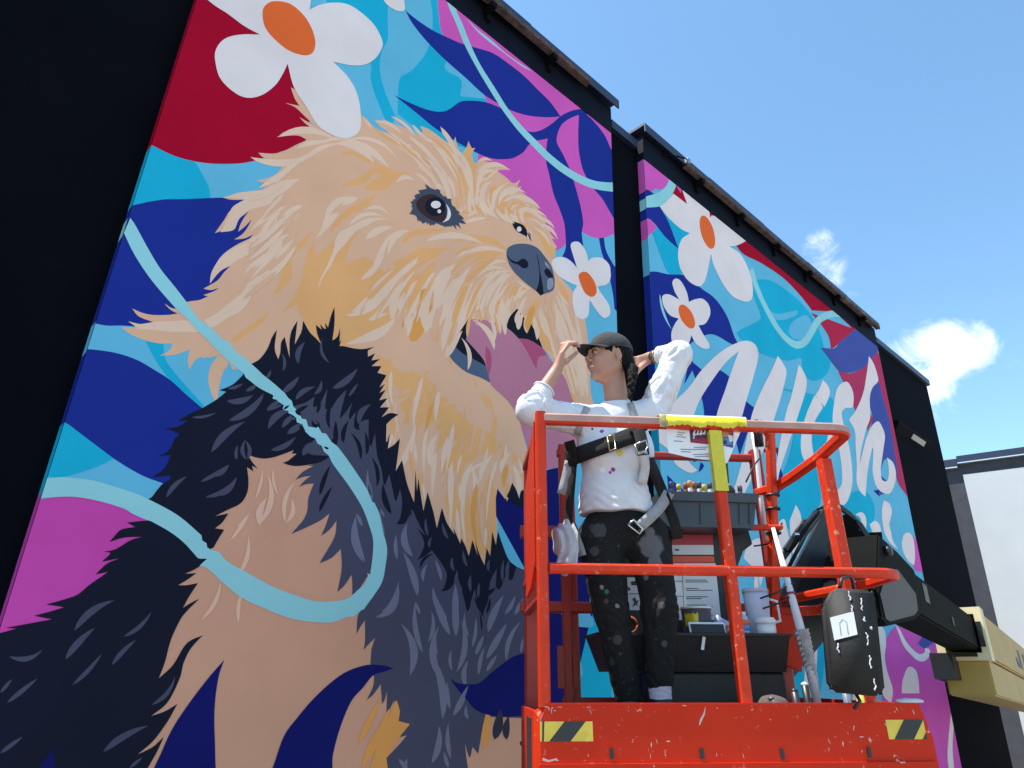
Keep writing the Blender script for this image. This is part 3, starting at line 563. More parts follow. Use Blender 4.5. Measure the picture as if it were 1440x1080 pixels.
SLATE = PX('411,572* 430,566 442,558* 440,572 448,570 460,547* 457,575 465,575 475,560 487,548* 480,575 478,588 487,578 495,566* 490,585 492,590 500,580* 497,600 505,605 512,600 518,590* 518,615 521,628 527,610* 530,640 536,660 540,682 547,667* 552,690 556,705 562,688* 565,705 563,725 558,737* 568,735 577,723* 588,745 596,763 592,778 586,788* 597,782 607,774* 622,795 628,810 622,832* 635,822 642,802* 648,820 655,845 660,852* 667,828* 672,850 678,868* 683,850 690,830 698,800* 697,828 703,828 712,805 716,790* 715,815 720,815 726,797* 745,805* 745,1010* 690,1008* 683,1003 677,1030 672,1060* 664,1050* 660,1065 653,1045* 656,1070 659,1090 664,1400* 540,1400* 545,1085 543,1066* 560,1048 572,1034* 558,1036 576,1018* 560,1016 548,1020* 554,984* 546,1000 543,1004* 544,972* 540,985 537,990* 535,962* 525,976 515,985* 524,966 526,952* 520,940* 522,913* 527,897* 518,906 511,914* 513,900 513,872* 506,882 501,892* 503,866 512,852* 530,800* 517,810 505,828 495,840* 495,820 494,808* 485,822 474,833* 480,800 479,772* 465,785 449,792* 470,755 473,732* 463,745 451,754* 458,738 463,722* 450,732 430,742 409,751* 418,741 427,730 432,717 433,702 437,690 441,680* 430,681 420,685* 428,676 437,669* 425,671 415,675* 425,664 441,655* 432,655* 450,650 462,642 440,640* 428,636* 440,620 448,612* 430,596*')
c = Coat(0); c.poly('slate', SLATE); c.done('painted_dog_leg')
c = Coat(0)   # locks on the dark coat
c.lock('slate', C4, '580,700,865,440,-40,50 730,430,1025,195,40,60 710,265,940,205,40,30 415,400,625,360,16,24 490,945,730,800,10,34 200,1080,375,900,-20,40 530,1075,795,905,40,40 790,760,805,635,-10,22 875,760,870,590,-30,34 1085,680,1295,565,20,40 1060,500,1250,335,-40,50 1175,490,1290,390,-10,40 1220,540,1370,440,10,40 1050,345,1190,290,0,26 720,160,850,115,10,28 870,180,975,110,10,34 1180,200,1315,60,10,40 1300,250,1440,150,-20,40 1040,75,1080,0,10,26')
c.lock('slate', B8, '235,430,295,245,-30,46 500,425,440,210,-40,26 105,495,95,340,20,26 525,640,735,470,20,56 660,705,740,595,0,26 370,690,430,570,20,34 210,730,375,625,-20,44 745,940,850,770,-30,44 100,670,240,540,10,50 760,1000,830,900,-20,50 690,1020,720,840,-20,40')
c.lock('slate', C3, '0,445,265,200,-30,50 130,190,420,-10,30,60 110,25,320,-20,10,24 200,520,205,395,-10,20 285,520,265,355,30,34 480,440,695,325,30,34 460,255,640,110,-30,50 580,250,700,150,-20,40 620,300,760,200,0,40 450,100,600,10,-10,34 0,660,130,560,20,30 0,820,195,670,40,44 750,485,880,370,-20,60 1220,220,1330,50,-40,34')
c.lock('slate', C8, '375,385,580,230,-25,36 330,530,480,370,-10,34 625,415,765,290,16,22 565,560,690,430,-8,24 365,660,515,500,8,22 45,515,215,480,30,26 35,750,190,625,0,24 0,700,60,630,0,18 520,1000,750,865,-16,34 0,1005,115,920,0,22 765,760,885,615,24,22 655,1080,720,1025,0,16')
c.lock('slate', C5, '470,210,590,440,20,30 610,440,590,290,-10,26 620,540,640,450,-10,24 780,470,730,330,-10,26 830,740,815,620,-14,30 940,700,905,560,-10,26 1120,740,1130,640,-10,26 1130,960,1190,720,-10,36 1240,830,1250,640,-10,26 1280,800,1300,640,-14,30 1160,960,1190,870,0,24 970,910,970,770,-10,30 1030,960,1040,830,0,24')
c.lock('ink', C3, '980,260,1010,20,-30,36 1030,400,1030,190,0,44 1095,380,1140,190,-20,40 1240,520,1155,290,30,34 1290,480,1275,280,14,34 1380,740,1335,500,24,34 1440,700,1370,330,40,40 890,960,1000,745,-6,36 895,820,985,565,-10,40 870,130,890,0,10,30 830,190,900,260,0,60 690,120,800,60,0,34')
c.lock('ink', C5, '300,260,230,0,-20,50 345,340,440,260,20,40 580,420,460,200,20,30 540,720,660,590,-30,26 740,670,640,560,10,30 720,910,830,760,30,40 940,1080,870,800,20,36 960,940,860,740,-20,26 1050,1080,1000,950,0,24 1080,1060,1120,930,0,24 180,20,175,0,0,10 340,140,310,0,0,24')
c.lock('ink', C6, '945,180,890,0,20,44 1070,200,1000,90,10,20 1060,340,1040,180,8,16 1100,200,1130,60,8,24 1070,60,1180,-20,0,40')
c.lock('slateb', C5, '520,950,400,580,20,60 480,620,435,330,-50,60 350,640,340,430,-10,34 70,670,5,265,-60,36 220,1080,355,850,50,46 720,820,665,640,10,30 570,830,605,680,-20,30 770,1140,650,870,-30,50 840,1160,840,850,0,56 540,1100,500,995,0,26 245,440,205,225,-14,30 130,160,120,0,0,30')
c.lock('slateb', C6, '165,230,360,0,60,50 455,720,380,280,70,66 565,530,500,100,-30,44 610,440,635,170,30,34 795,380,650,0,-10,60 845,390,835,0,0,60 690,550,685,330,-20,24 735,770,700,300,-70,60 850,690,890,250,50,50 955,390,920,185,-20,26 980,480,1010,225,14,30 1010,545,1080,375,0,36 1035,715,1085,475,-10,34 1115,355,1245,45,-16,60 1255,205,1345,45,10,36 1340,210,1415,60,0,36 1100,580,1275,275,0,56 1270,600,1395,260,-40,40 1390,530,1410,400,0,24 1100,685,1190,545,0,34 810,680,805,500,-14,26 730,1090,620,520,50,66 795,1000,770,770,-10,36 820,1060,940,820,10,44 930,820,950,590,-30,44 945,1090,930,970,-10,28')
c.lock('slateb', A8, '520,1090,480,1040,0,20 620,1060,650,900,14,28 700,1040,690,890,-8,20 690,1080,670,1010,0,16 395,445,480,290,20,18 505,1080,515,1040,0,14 340,210,300,10,-16,20')
c.lock('slateb', C3, '1340,880,1300,600,-16,30 1255,1080,1205,970,0,30 1440,1000,1405,930,0,18')
c.done('painted_fur_marks', True)
c = Coat(0)   # pale locks on the chest
c.poly('gold', PX('512,1100* 528,1055 545,1012 556,985 562,1000* 560,1014* 576,1018* 560,1038* 543,1066* 546,1090*'))
c.lock('gold', A8, '310,980,405,780,0,26 330,1060,440,860,0,40 385,1000,440,830,0,34 840,1000,860,830,0,34 830,960,870,870,0,24 325,1080,380,960,0,24')
c.lock('peachlight', C3, '380,1070,450,630,70,50 350,850,415,590,14,26 545,820,505,580,-20,24 610,1060,690,700,-50,40 200,1090,300,970,10,30')
c.lock('peachlight', C7, '990,240,1050,0,-30,60 740,360,905,120,10,30 800,660,890,310,40,40 495,1030,660,690,40,36 810,1050,840,790,-16,34 1210,215,1250,0,40,40')
c.done('painted_fur_marks', True)
# long aqua cord in front of the dog
CORD_L = PX('183,307* 190,317 208,350 225,378 245,403 262,425 278,447 296,461 313,478* 320,480 333,497* 340,500 352,511* 362,520* 369,527* 383,538 400,553* 405,560* 410,564* 412,572* 420,580 424,589* 430,590* 433,600* 445,602* 447,600* 452,609* 458,610* 466,622* 474,628 492,652 515,687 523,706* 526,707* 533,723 539,752* 541,757* 544,773 542,793 537,818 525,838* 516,850* 511,857* 508,858* 497,867* 487,868 467,875 443,875 420,872 400,867 375,857 342,842 317,823 300,807 288,797* 280,796* 285,791* 291,786* 278,785* 258,763 237,747 212,733* 205,731* 187,723 173,715 140,705 107,699 80,699 30,703* 30,674* 62,673 87,671 100,672 127,675 153,682 187,693 210,703 250,725 283,753* 284,760* 290,764* 291,770* 296,773* 301,774* 307,776* 320,790 343,803 383,825 417,838 440,845 460,846 487,842 506,827* 512,822* 517,810* 516,806* 520,808* 522,795 524,777 524,758 518,737 508,712 490,683 468,653 462,641* 455,635* 452,627* 446,624* 443,617* 436,614* 428,606* 425,597* 417,594* 416,587* 409,588* 407,582* 397,575* 399,570* 391,565* 388,562* 383,561* 384,556* 370,549* 363,545 345,531* 343,526* 330,516 310,498 290,477 280,468 267,453 250,437 230,415 208,388 188,357 174,328*')
c = Coat(0); c.poly('aqua', CORD_L); c.done('painted_cord')
c = Coat(0)
c.lock('ink', C3, '590,95,640,60,0,20 770,290,720,230,0,34 700,190,640,130,0,24 1000,340,1040,400,0,30 970,430,930,410,0,20 690,100,740,150,0,34')
c.lock('slate', C3, '560,120,640,110,0,24 620,160,700,180,0,24 1330,830,1310,720,-6,26 880,220,830,180,0,24')
c.done('painted_fur_marks', True)
# navy leaves at the dog's feet
for pts in ('315,928* 293,953 267,987 243,1023 227,1057 210,1100 180,1400* 330,1400* 303,1080 302,1047 301,1010 303,977 308,948',
            '553,940* 540,936 517,935 490,943 467,958 440,983 417,1010 400,1033 388,1065 370,1130 360,1400* 470,1400* 467,1080 468,1060 478,1023 493,987 510,967 524,950 538,945*',
            '74,1053* 64,1068 40,1110 80,1130* 76,1080'):
    c = Coat(0); c.poly('deepnavy', PX(pts)); c.done('painted_leaf')
c = Coat(0); c.poly('deepnavy', PX('632,954* 645,961 667,962 677,958 688,948 707,933 722,923 745,916* 800,880* 815,950* 800,990 735,1006* 708,1008 685,1005 667,997 655,983 645,972'))
c.lock('slated', A8, '885,960,910,830,4,40 935,960,945,860,-6,30'); c.lock('slateb', C6, '820,1060,950,800,0,40'); c.done('painted_leaf')
# eyes and nose
c = Coat(0)
c.poly('lash', PX('576,301* 580,292 577,284* 584,281 582,275* 590,273 588,268* 598,266 602,264 598,259* 606,265 612,267* 615,266* 622,275 627,279* 634,280* 635,288 640,294* 645,298* 642,301 646,305 652,308* 648,310 654,314* 645,313 648,322* 640,315 642,324* 636,317 630,319 620,317 612,314 604,318* 602,312 594,315* 590,309 587,312* 585,304'))
c.lock('lash', B2, '760,780,705,718,0,26 720,800,650,775,0,26 700,820,628,800,0,26 670,850,598,850,0,26 650,900,585,905,0,26 640,940,572,968,0,30 700,980,655,1030,0,26 750,1000,720,1055,0,26 800,1010,770,1065,0,26 830,790,805,755,0,24 880,840,870,815,0,24 890,880,925,838,0,30 920,910,965,922,0,30 930,940,1000,960,0,34 940,970,1035,1010,0,40 930,990,1050,1050,0,40 920,1000,1000,1075,0,34 880,1020,930,1075,0,30 860,1030,875,1080,0,24')
c.poly('brown', B2('630,900 640,850 700,810 770,800 830,830 870,890 885,960 870,1020 820,1035 740,1010 670,960'))
circ = lambda cx, cy, rx, ry, n=18: ' '.join('%.1f,%.1f' % (cx+rx*math.cos(2*math.pi*i/n), cy+ry*math.sin(2*math.pi*i/n)) for i in range(n))
c.poly('ink', B2(circ(790, 905, 86, 80))); c.poly('white', B2(circ(795, 888, 42, 32))); c.poly('white', B2(circ(824, 945, 16, 16)))
c.poly('white', B2('880,880* 912,925 922,980 900,1020 850,1038* 882,1005 893,960 892,920'))
c.done('painted_eye', True)
c = Coat(0)
c.poly('ink', B3('485,700* 480,680* 500,690 490,670* 530,682 570,700 600,740 605,800* 570,780 530,760 500,730')); c.poly('white', B3(circ(538, 735, 20, 22)))
c.poly('white', B3('608,755* 625,780 628,805* 612,815* 606,790')); c.lock('slated', B3, '610,780,645,835,0,10 600,760,640,810,0,10 615,760,640,790,0,8'); c.done('painted_eye', True)
c = Coat(0)
c.poly('nose', B6('915,310 940,280 990,262 1050,257 1120,268 1180,300 1230,360 1280,430 1305,500 1318,580 1310,640 1280,665 1230,680 1200,695* 1165,660 1100,610 1040,560 980,500 940,440 915,370'))
c.poly('ink', B6('914,345* 940,385 1000,412 1030,390 1060,383 1090,410 1096,445 1075,466 1040,460 1010,435 960,418 920,372'))
c.poly('ink', B6('1230,480 1260,468 1290,505 1306,540 1270,545 1240,520')); c.poly('ink', B6('1160,335* 1180,390 1197,500 1215,600 1225,680* 1200,695* 1160,655* 1182,590 1187,500 1175,400'))
c.poly('nosegrey', B6('1232,405* 1262,430 1287,485* 1270,465 1240,440')); c.poly('nosegrey', B6('1258,560 1295,545* 1310,590 1295,635 1258,645')); c.done('painted_nose', True)
# flowers of the left panel
def daisy(panel, outline, centre):
    c = Coat(panel); c.poly('white', outline); c.poly('orange', centre); return c.done('painted_daisy', True)
daisy(0, PX('270,-30* 286,-6 300,7 320,20 343,37 365,49* 340,49 320,53 308,62 302,75 303,90 308,108 320,123 337,135 353,138 370,133 387,120 398,103 404,90* 413,123 430,150 447,177 467,190 483,195 497,192 506,182 507,160 502,133 490,110 468,87* 493,92 513,91 528,82 537,67 537,57 527,37 510,20 490,7 470,4 450,7 435,14* 437,0 442,-30 430,-85 395,-85 380,-50* 340,-80 300,-70'),
      PX('369,25 370,12 378,4 390,2 408,6 425,20 437,38 443,58 441,72 433,78 420,77 403,70 385,55 373,40'))
c = Coat(0); c.poly('white', PX('536,-4* 545,8 557,15 567,16 569,10 567,-5 565,-25 545,-40 525,-25')); c.done('painted_petal')
daisy(0, PX('802,347 804,341 812,340 818,345 824,355 827,367* 832,363 840,362 848,364 856,372 858,380 858,392 853,400 840,403* 843,410 853,424 857,432 857,443 848,447 837,435 829,422* 828,430 827,443 820,449 810,445 805,430 805,413 811,402* 800,397 785,388 777,377 775,368 782,362 793,362 803,368 811,377*'),
      PX('813,388 817,383 825,383 833,392 838,403 838,413 832,418 823,413 817,402'))

# ---------- right panel
Coat(1).base('sky')
c = Coat(1)
c.poly('teal', A3('225,600* 262,515* 300,560 390,625* 350,690 350,800 300,790 260,700'))
c.poly('teal', A4('290,110 350,100 400,120 480,180 540,250 580,330 600,400 625,440 600,505 540,525 505,470 500,430 440,440 330,410 230,330 290,290 330,260 300,170'))
c.poly('sky', A4('350,225* 400,245 450,235 485,232 470,255 420,270 370,262'))
c.poly('sky', A4('445,320* 460,280 520,250 545,300 520,345 470,350'))
c.poly('teal', PX('895,540* 930,500* 955,515* 940,560* 900,600*'))
c.poly('teal', PX('1095,545* 1120,560 1110,640 1085,700 1080,760* 1150,720* 1165,640 1180,600 1170,560*'))
c.poly('teal', PX('1180,700* 1215,690 1230,720 1215,760 1190,760'))
c.poly('teal', PX('1100,860* 1135,850 1160,900 1150,1000* 1090,1000*'))
c.done('painted_teal_shapes')
c = Coat(1)
c.poly('crimson', A3('300,380* 350,410* 500,520* 620,620* 1000,900* 1240,1080* 1130,1085* 1090,1040 1000,955* 905,950* 850,880 780,810 690,750 620,715 585,678* 378,505* 318,456*'))
c.poly('rosered', A4('540,240* 600,262 700,300* 735,310* 690,340 640,385 625,392* 615,340 580,285'))
c.done('painted_crimson_field')
c = Coat(1)
c.poly('wine', A4('650,470* 700,495 760,470 815,400* 835,470 800,560 770,600 730,660* 715,620 690,555 668,515'))
c.poly('wine', A4('815,385* 900,600* 980,1010* 945,1012* 905,950 900,870 880,760 850,630 825,540 805,450'))
c.poly('wine', A4('790,660* 800,690 780,740* 775,700'))
c.done('painted_crimson_field')
c = Coat(1)
c.poly('magenta', A3('200,300* 300,370* 305,392 285,430 262,440* 240,437 225,455 180,465*')); c.poly('magenta', A3('180,555* 215,560 252,600* 232,620 180,660*'))
c.poly('magenta', PX('1240,985* 1240,960 1244,905 1252,888 1262,880 1290,884 1320,915 1345,1000* 1375,1200* 1240,1250*')); c.poly('magenta', PX('1283,752* 1290,765 1297,805* 1285,800'))
c.poly('magenta', A3('355,440* 345,420* 330,410* 335,430* 350,455*'))
c.done('painted_magenta_field')
c = Coat(1)
c.poly('navy', A3('180,470* 205,440 237,458* 215,480 205,515 262,512* 300,580 342,692* 285,640 225,568 180,560*')); c.done('painted_leaf')
c = Coat(1)
c.poly('navy', PX('895,390* 917,382 940,386 965,388 985,405 1005,420 1022,445 1033,475 1044,492* 1025,482 1000,470 975,480 950,500 930,492 915,520 895,545*')); c.done('painted_leaf')
for pts in ('968,505* 995,525 1010,520 1030,535 1045,560 1062,575* 1040,640* 1030,610 1010,600 1000,640* 975,650* 990,580',
            '970,500* 975,515 968,530 962,540*', '1090,630* 1098,660 1105,685 1104,676 1090,705* 1098,640*', '1228,690* 1245,688 1236,698*', '985,650* 990,655 985,662 982,664*', '938,668* 950,680 962,690* 940,700*'):
    c = Coat(1); c.poly('navy', PX(pts)); c.done('painted_leaf')
c = Coat(1)
c.poly('indigo', A4('580,387* 640,390 660,365 690,340 735,308 780,335* 830,395* 820,405 790,440 760,472 710,492 660,485 625,445'))
c.poly('indigo', A4('790,560* 805,545 825,530 845,600 870,690 885,780 900,870 905,930 885,940 870,860 850,860 835,920 860,950 870,990 825,1012* 830,960 815,880 790,760 800,680 785,620'))
c.done('painted_leaf')
c = Coat(1)
c.poly('indigo', PX('1290,905* 1300,912 1312,905 1320,915* 1300,890*')); c.done('painted_leaf')
# daisies
daisy(1, A3('262,512* 300,560 350,605 390,625* 355,650 340,700 345,760 370,810 400,838 430,848 450,830 465,780 478,710* 490,760 530,840 570,890 620,912 645,908 655,880 650,820 630,760 600,710 555,680* 590,675 640,650* 640,560* 480,550* 475,560* 470,520* 360,400* 358,445* 378,502* 320,458* 300,480 275,500'),
      A3(' '.join('%.0f,%.0f' % (463+30*math.cos(a)*1.0+22*math.sin(a)*.6, 620+70*math.sin(a)+10*math.cos(a)) for a in [2*math.pi*i/16 for i in range(16)])))
daisy(1, A3('315,830 330,815 350,825 375,870 385,915* 405,905 440,900 468,925 475,965 455,1005 425,1013* 445,1050 470,1090 470,1110 445,1110 415,1090 395,1055* 385,1090 365,1125 340,1130 315,1090 312,1040 330,1000 342,985* 305,970 278,930 273,890 300,882 345,905* 325,870'),
      A3(' '.join('%.0f,%.0f' % (376+32*math.cos(a)+14*math.sin(a), 976+50*math.sin(a)+10*math.cos(a)) for a in [2*math.pi*i/14 for i in range(14)])))
c = Coat(1); c.lock('aqua', A3, '262,880,312,1030,10,10'); c.done('painted_stem')
c = Coat(1)
c.poly('aqua', A3('170,535* 205,517 260,512 290,492 320,450 335,412* 300,385* 300,405 285,430 250,455 205,470 170,490*')); c.done('painted_cord')
c = Coat(1)
c.poly('aqua', A4('280,60* 300,130 340,220 390,310 440,368 480,391 520,378 550,335 575,290 600,270 640,258 680,258* 690,238* 640,230 590,240 555,270 530,315 510,345 480,360 440,338 400,288 350,198 315,115 295,50*')); c.done('painted_cord')
# lettering
def letter(*parts):
    c = Coat(1)
    for p in parts: c.poly('white', p)
    return c.done('painted_letter', True)
letter(A4('-140,760* -60,640 20,560 80,480 150,412 220,370 270,358 305,375 318,420 300,500 270,600 235,720 180,840* 160,900* 180,760 140,690 180,560 210,470 235,402* 180,450 120,530 70,610 40,690 10,800 20,860 60,905* 30,915 -30,880 -60,820'),
       A4('400,422* 420,450 437,490 420,570 390,670 330,840 260,1000 200,1080* 180,1080* 240,900 290,672 330,570 370,490'),
       A4('488,458* 510,490 522,530 515,580 480,690 440,810 410,900 395,970 380,1000* 385,940 400,840 430,680 460,580'))
letter(A4('590,523* 610,545 620,575 610,610 597,636* 578,612 558,588* 575,560'), A4('555,588* 580,615 590,640* 560,690 545,740 545,800 560,850 600,800 620,720* 630,780 600,850 560,890 525,880 500,830 500,750 520,670'))
letter(A4('640,600* 650,560 665,540 690,530 708,550 720,590 715,640 690,640 670,660 680,720 700,800 712,880 714,960 700,1020 680,1050 655,1040 650,990* 670,960 668,880 655,800 632,700'))
letter(A4('785,422* 805,455 820,500 823,530 800,555 788,600 790,680 770,740 750,830 745,880* 770,780 795,720 822,697 840,720 852,760 845,820 835,900 840,945 860,950 868,920 865,870 860,850* 885,870 898,910 895,955 875,1000 845,1000 815,970 800,910 802,850 800,810 785,870 775,950 770,1015* 745,990 732,950 733,880 728,800 725,740 700,690* 730,650 760,580 775,500'))
# second line of lettering, mostly hidden by the lift
letter(D2('650,15* 680,30 695,70 690,110 680,150 690,190 700,240 730,290* 690,260 655,200 640,120 640,60'))
letter(D2('490,95* 520,80 545,100 552,150 540,200 510,190* 525,150 515,110'))
letter(D2('570,150* 600,130 625,150 635,200 620,215 590,200'))
letter(D2('750,260* 760,210 785,195 810,215 822,270 825,340 820,380* 790,360 760,310'))
letter(D2('600,740* 630,722 655,750 662,820 655,900 670,980 700,1080 690,1160* 640,1100 600,960'))
letter(D2('715,715* 740,740 770,800 810,850 850,880 880,870 880,845* 905,850 910,880 880,918 840,915 800,880 760,830'))
letter(D2('750,1100* 755,1030 780,960 800,950 830,970 845,1030 850,1100*'))
letter(D2('50,240* 60,140 90,120 110,200 130,300 100,420*'), D2('120,130* 155,40* 180,90 190,200 165,330 130,300'))
letter(D1('500,900* 520,830 570,790 610,800 620,900 610,1000 590,1070 560,1070 560,960 530,930'))
letter(D2('205,900* 215,780 240,735 265,760 275,850 270,960 250,1080 240,1200* 205,1150'))
letter(D2('480,1300* 470,1150 490,1080 545,1060 600,1200 590,1320'))
letter(PX('1335,1090* 1332,1060 1336,1010 1338,990* 1341,1010 1339,1050 1342,1090*'))

# ---------- the painted returns of the two panels (their left side faces)
def bands(panel, x, rows):
    c = Coat(panel)
    for col, (pa, pb) in rows:
        za, zb = (on_wall(*pa)[1], on_wall(*pb)[1]); za = min(za, ZT); 
        if za - zb < .005: continue
        zb = max(zb, .02)
        c.mb.add([(x-.0015-bp.x, WALL+.0005-bp.y, za), (x-.0015-bp.x, WALL+REC-.002-bp.y, za), (x-.0015-bp.x, WALL+REC-.002-bp.y, zb), (x-.0015-bp.x, WALL+.0005-bp.y, zb)], [(0, 1, 2, 3)], c._m(col))
    o = c.mb.build('painted_return', [PT[q] for q in c.mats], panels[panel], fix=True); return o
bands(0, P1[0], [('crimson', ((280, -300), (213, 205))), ('teal', ((213, 205), (188, 290))), ('navy', ((188, 290), (180, 306))), ('aqua', ((180, 306), (172, 332))), ('navy', ((172, 332), (134, 452))), ('sky', ((134, 452), (120, 495))), ('navy', ((120, 495), (88, 594))), ('teal', ((88, 594), (58, 692))), ('purple', ((58, 692), (0, 884))), ('ink', ((0, 884), (-100, 1400)))])
bands(1, P2[0], [('magenta', ((905, 200), (906, 268))), ('navy', ((906, 268), (907, 278))), ('aqua', ((907, 278), (908, 293))), ('navy', ((908, 293), (908, 307))), ('magenta', ((908, 307), (910, 335))), ('sky', ((910, 335), (912, 385))), ('navy', ((912, 385), (916, 530))), ('teal', ((916, 530), (920, 640))), ('sky', ((920, 640), (960, 1600)))])
# ------------------------------------------------------------------ the boom lift: platform in its own slightly tilted frame
_d = (RIGHT*1 + DOWN*.0355 + FWD*.076).normalized()
_r = ray(757, 990); _k = 2.4/math.hypot(_r.x, _r.y)
LO = CAM + _r*_k; LX = _d; LZ = (Vector((0, 0, 1)) - _d*_d.z).normalized(); LY = LZ.cross(LX)
LM = Matrix((LX, LY, LZ)).transposed().to_4x4(); LM.translation = LO
LI = LM.inverted()
def loc(px, py, dep):
    """point of the platform frame seen at a pixel, at depth dep behind the front rail"""
    d = ray(px, py); t = ((LO+LY*dep)-CAM).dot(LY)/d.dot(LY); return LI @ (CAM+d*t)
def tolocal(p): return LI @ Vector(p)
lift = empty('boom_lift'); lift.matrix_world = LM
tag(lift, 'orange-red boom lift platform on a black and yellow boom in front of the mural', 'boom lift')
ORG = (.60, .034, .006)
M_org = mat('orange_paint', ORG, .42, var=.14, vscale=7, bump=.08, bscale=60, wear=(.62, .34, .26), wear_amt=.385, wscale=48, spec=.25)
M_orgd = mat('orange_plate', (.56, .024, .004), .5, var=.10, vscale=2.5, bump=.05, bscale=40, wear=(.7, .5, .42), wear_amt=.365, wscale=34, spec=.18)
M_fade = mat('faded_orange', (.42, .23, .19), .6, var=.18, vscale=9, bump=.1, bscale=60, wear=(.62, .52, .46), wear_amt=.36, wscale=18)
M_orgshade = mat('orange_paint_shaded', (.36, .018, .008), .45, var=.12, vscale=6, wear=(.5, .3, .25), wear_amt=.26, wscale=12)  # orange paint darkened: shade of rear and left frame put into the colour
M_blackst = mat('black_steel', (.005, .0055, .0065), .5, var=.3, vscale=5, bump=.1, bscale=30)
M_greyst = mat('worn_dark_steel', (.022, .027, .032), .5, metal=.0, var=.25, vscale=5, wear=(.25, .27, .28), wear_amt=.3, wscale=8)
M_greenblk = mat('green_black_paint', (.0030, .0042, .0030), .8, var=.3, vscale=3, bump=.06, spec=.08)
M_cream = mat('cream_paint', (.66, .55, .32), .45, var=.08, vscale=5, wear=(.4, .33, .2), wear_amt=.24)
M_tan = mat('tan_paint', (.40, .26, .06), .5, var=.12, vscale=3, wear=(.25, .2, .1), wear_amt=.26, wscale=6)
M_yel = mat('hazard_yellow', (.72, .50, .06), .45, var=.1, vscale=20); M_haz = mat('hazard_black', (.015, .017, .02), .45)
M_white = mat('white_plastic', (.72, .72, .74), .45, var=.05, vscale=10); M_chrome = mat('bright_steel', (.6, .6, .58), .25, metal=1.0)
def sweep(pts, w, h, mi_front=None, r=.008):
    """rectangular tube with slightly rounded edges swept along pts; its width w lies level, its height h stands up"""
    mb = MB(); pts = [Vector(p) for p in pts]; k = len(pts); q = []
    hw, hh = w/2, h/2
    prof = [(hw-r, -hh), (hw, -hh+r), (hw, hh-r), (hw-r, hh), (-hw+r, hh), (-hw, hh-r), (-hw, -hh+r), (-hw+r, -hh)]
    n = 8; vs = []; fs = []; mi = []
    t0 = (pts[1]-pts[0]).normalized(); up = Vector((0, 0, 1)) if abs(t0.z) < .9 else Vector((0, 1, 0))
    side = None
    for i in range(k):
        t = ((pts[min(i+1, k-1)]-pts[i]).normalized()+(pts[i]-pts[max(i-1, 0)]).normalized()).normalized()
        s0 = t.cross(up).normalized() if side is None or abs(t.dot(up)) < .98 else side
        side = s0; u2 = s0.cross(t).normalized()
        vs += [pts[i]+s0*a+u2*b for a, b in prof]
    for i in range(k-1):
        for j in range(n):
            a, b = i*n+j, i*n+(j+1) % n; fs.append((a, b, b+n, a+n)); mi.append(j)
    fs += [tuple(range(n-1, -1, -1)), tuple(range((k-1)*n, k*n))]; mi += [99, 99]
    o = len(mb.v); mb.v += [tuple(v) for v in vs]; mb.f += [tuple(f) for f in fs]
    mb.mi += [0 if mi_front is None or j not in mi_front else 1 for j in mi]; mb.sm += [False]*len(fs); return mb
def arc(c, r, a0, a1, z, n=7):
    return [(c[0]+r*math.cos(R(a0+(a1-a0)*i/n)), c[1]+r*math.sin(R(a0+(a1-a0)*i/n)), z) for i in range(n+1)]
W_ = 1.285; DP = .80; TZ = .974; MZ = .425
# front and right side top rail in one bent tube, then the mid rail
top = [(.034, .02, TZ)] + arc((W_-.09-.03, .11), .09, -90, 0, TZ-.003) + [(W_-.03, .3, TZ-.03), (W_-.03, .55, TZ-.045), (W_-.05, .68, TZ-.06), (W_-.11, .77, TZ-.07)]
sweep(top, .044, .040, mi_front=(1, 2, 3)).build('top_rail', [M_org, M_fade], lift)
mid = [(.045, .02, MZ)] + arc((W_+.055-.10, .12), .10, -90, 0, MZ) + [(W_+.055, .25, MZ-.005), (W_+.02, .4, MZ-.01), (W_-.02, .6, MZ-.015), (W_-.05, .78, MZ-.02)]
sweep(mid, .036, .035).build('mid_rail', [M_org], lift)
def post(x, y, z0, z1, w=.042, m=M_org, name='post', d=None): return sweep([(x, y, z0), (x, y, z1)], w, d or w, r=.006).build(name, [m], lift)
post(.022, .02, -.01, 1.0, .038)
post(.690, .025, -.01, TZ-.02, .040)
post(W_-.03, .27, -.16, TZ-.05, .050)
# left side: side rails, gate posts and the slanted gusset
sweep([(.02, .05, TZ-.04), (.02, .50, TZ-.05)], .036, .036).build('side_rail', [M_orgshade], lift)
sweep([(.02, .05, MZ+.02), (.02, .50, MZ)], .036, .036).build('side_rail', [M_orgshade], lift)
sweep([(.02, .04, .33), (.02, .50, .32)], .03, .03).build('side_rail', [M_orgshade], lift)
post(.035, .50, -.16, TZ-.02, .052, M_orgshade); post(.03, .34, MZ, TZ-.05, .04, M_orgshade)
MB().prism([(.05, TZ), (.05, .45), (.2, .38), (.36, .36), (.36, .80), (.2, .90)], .0, .012, lambda a, b, d: Vector((d, a, b))).build('gusset_plate', M_orgd, lift)
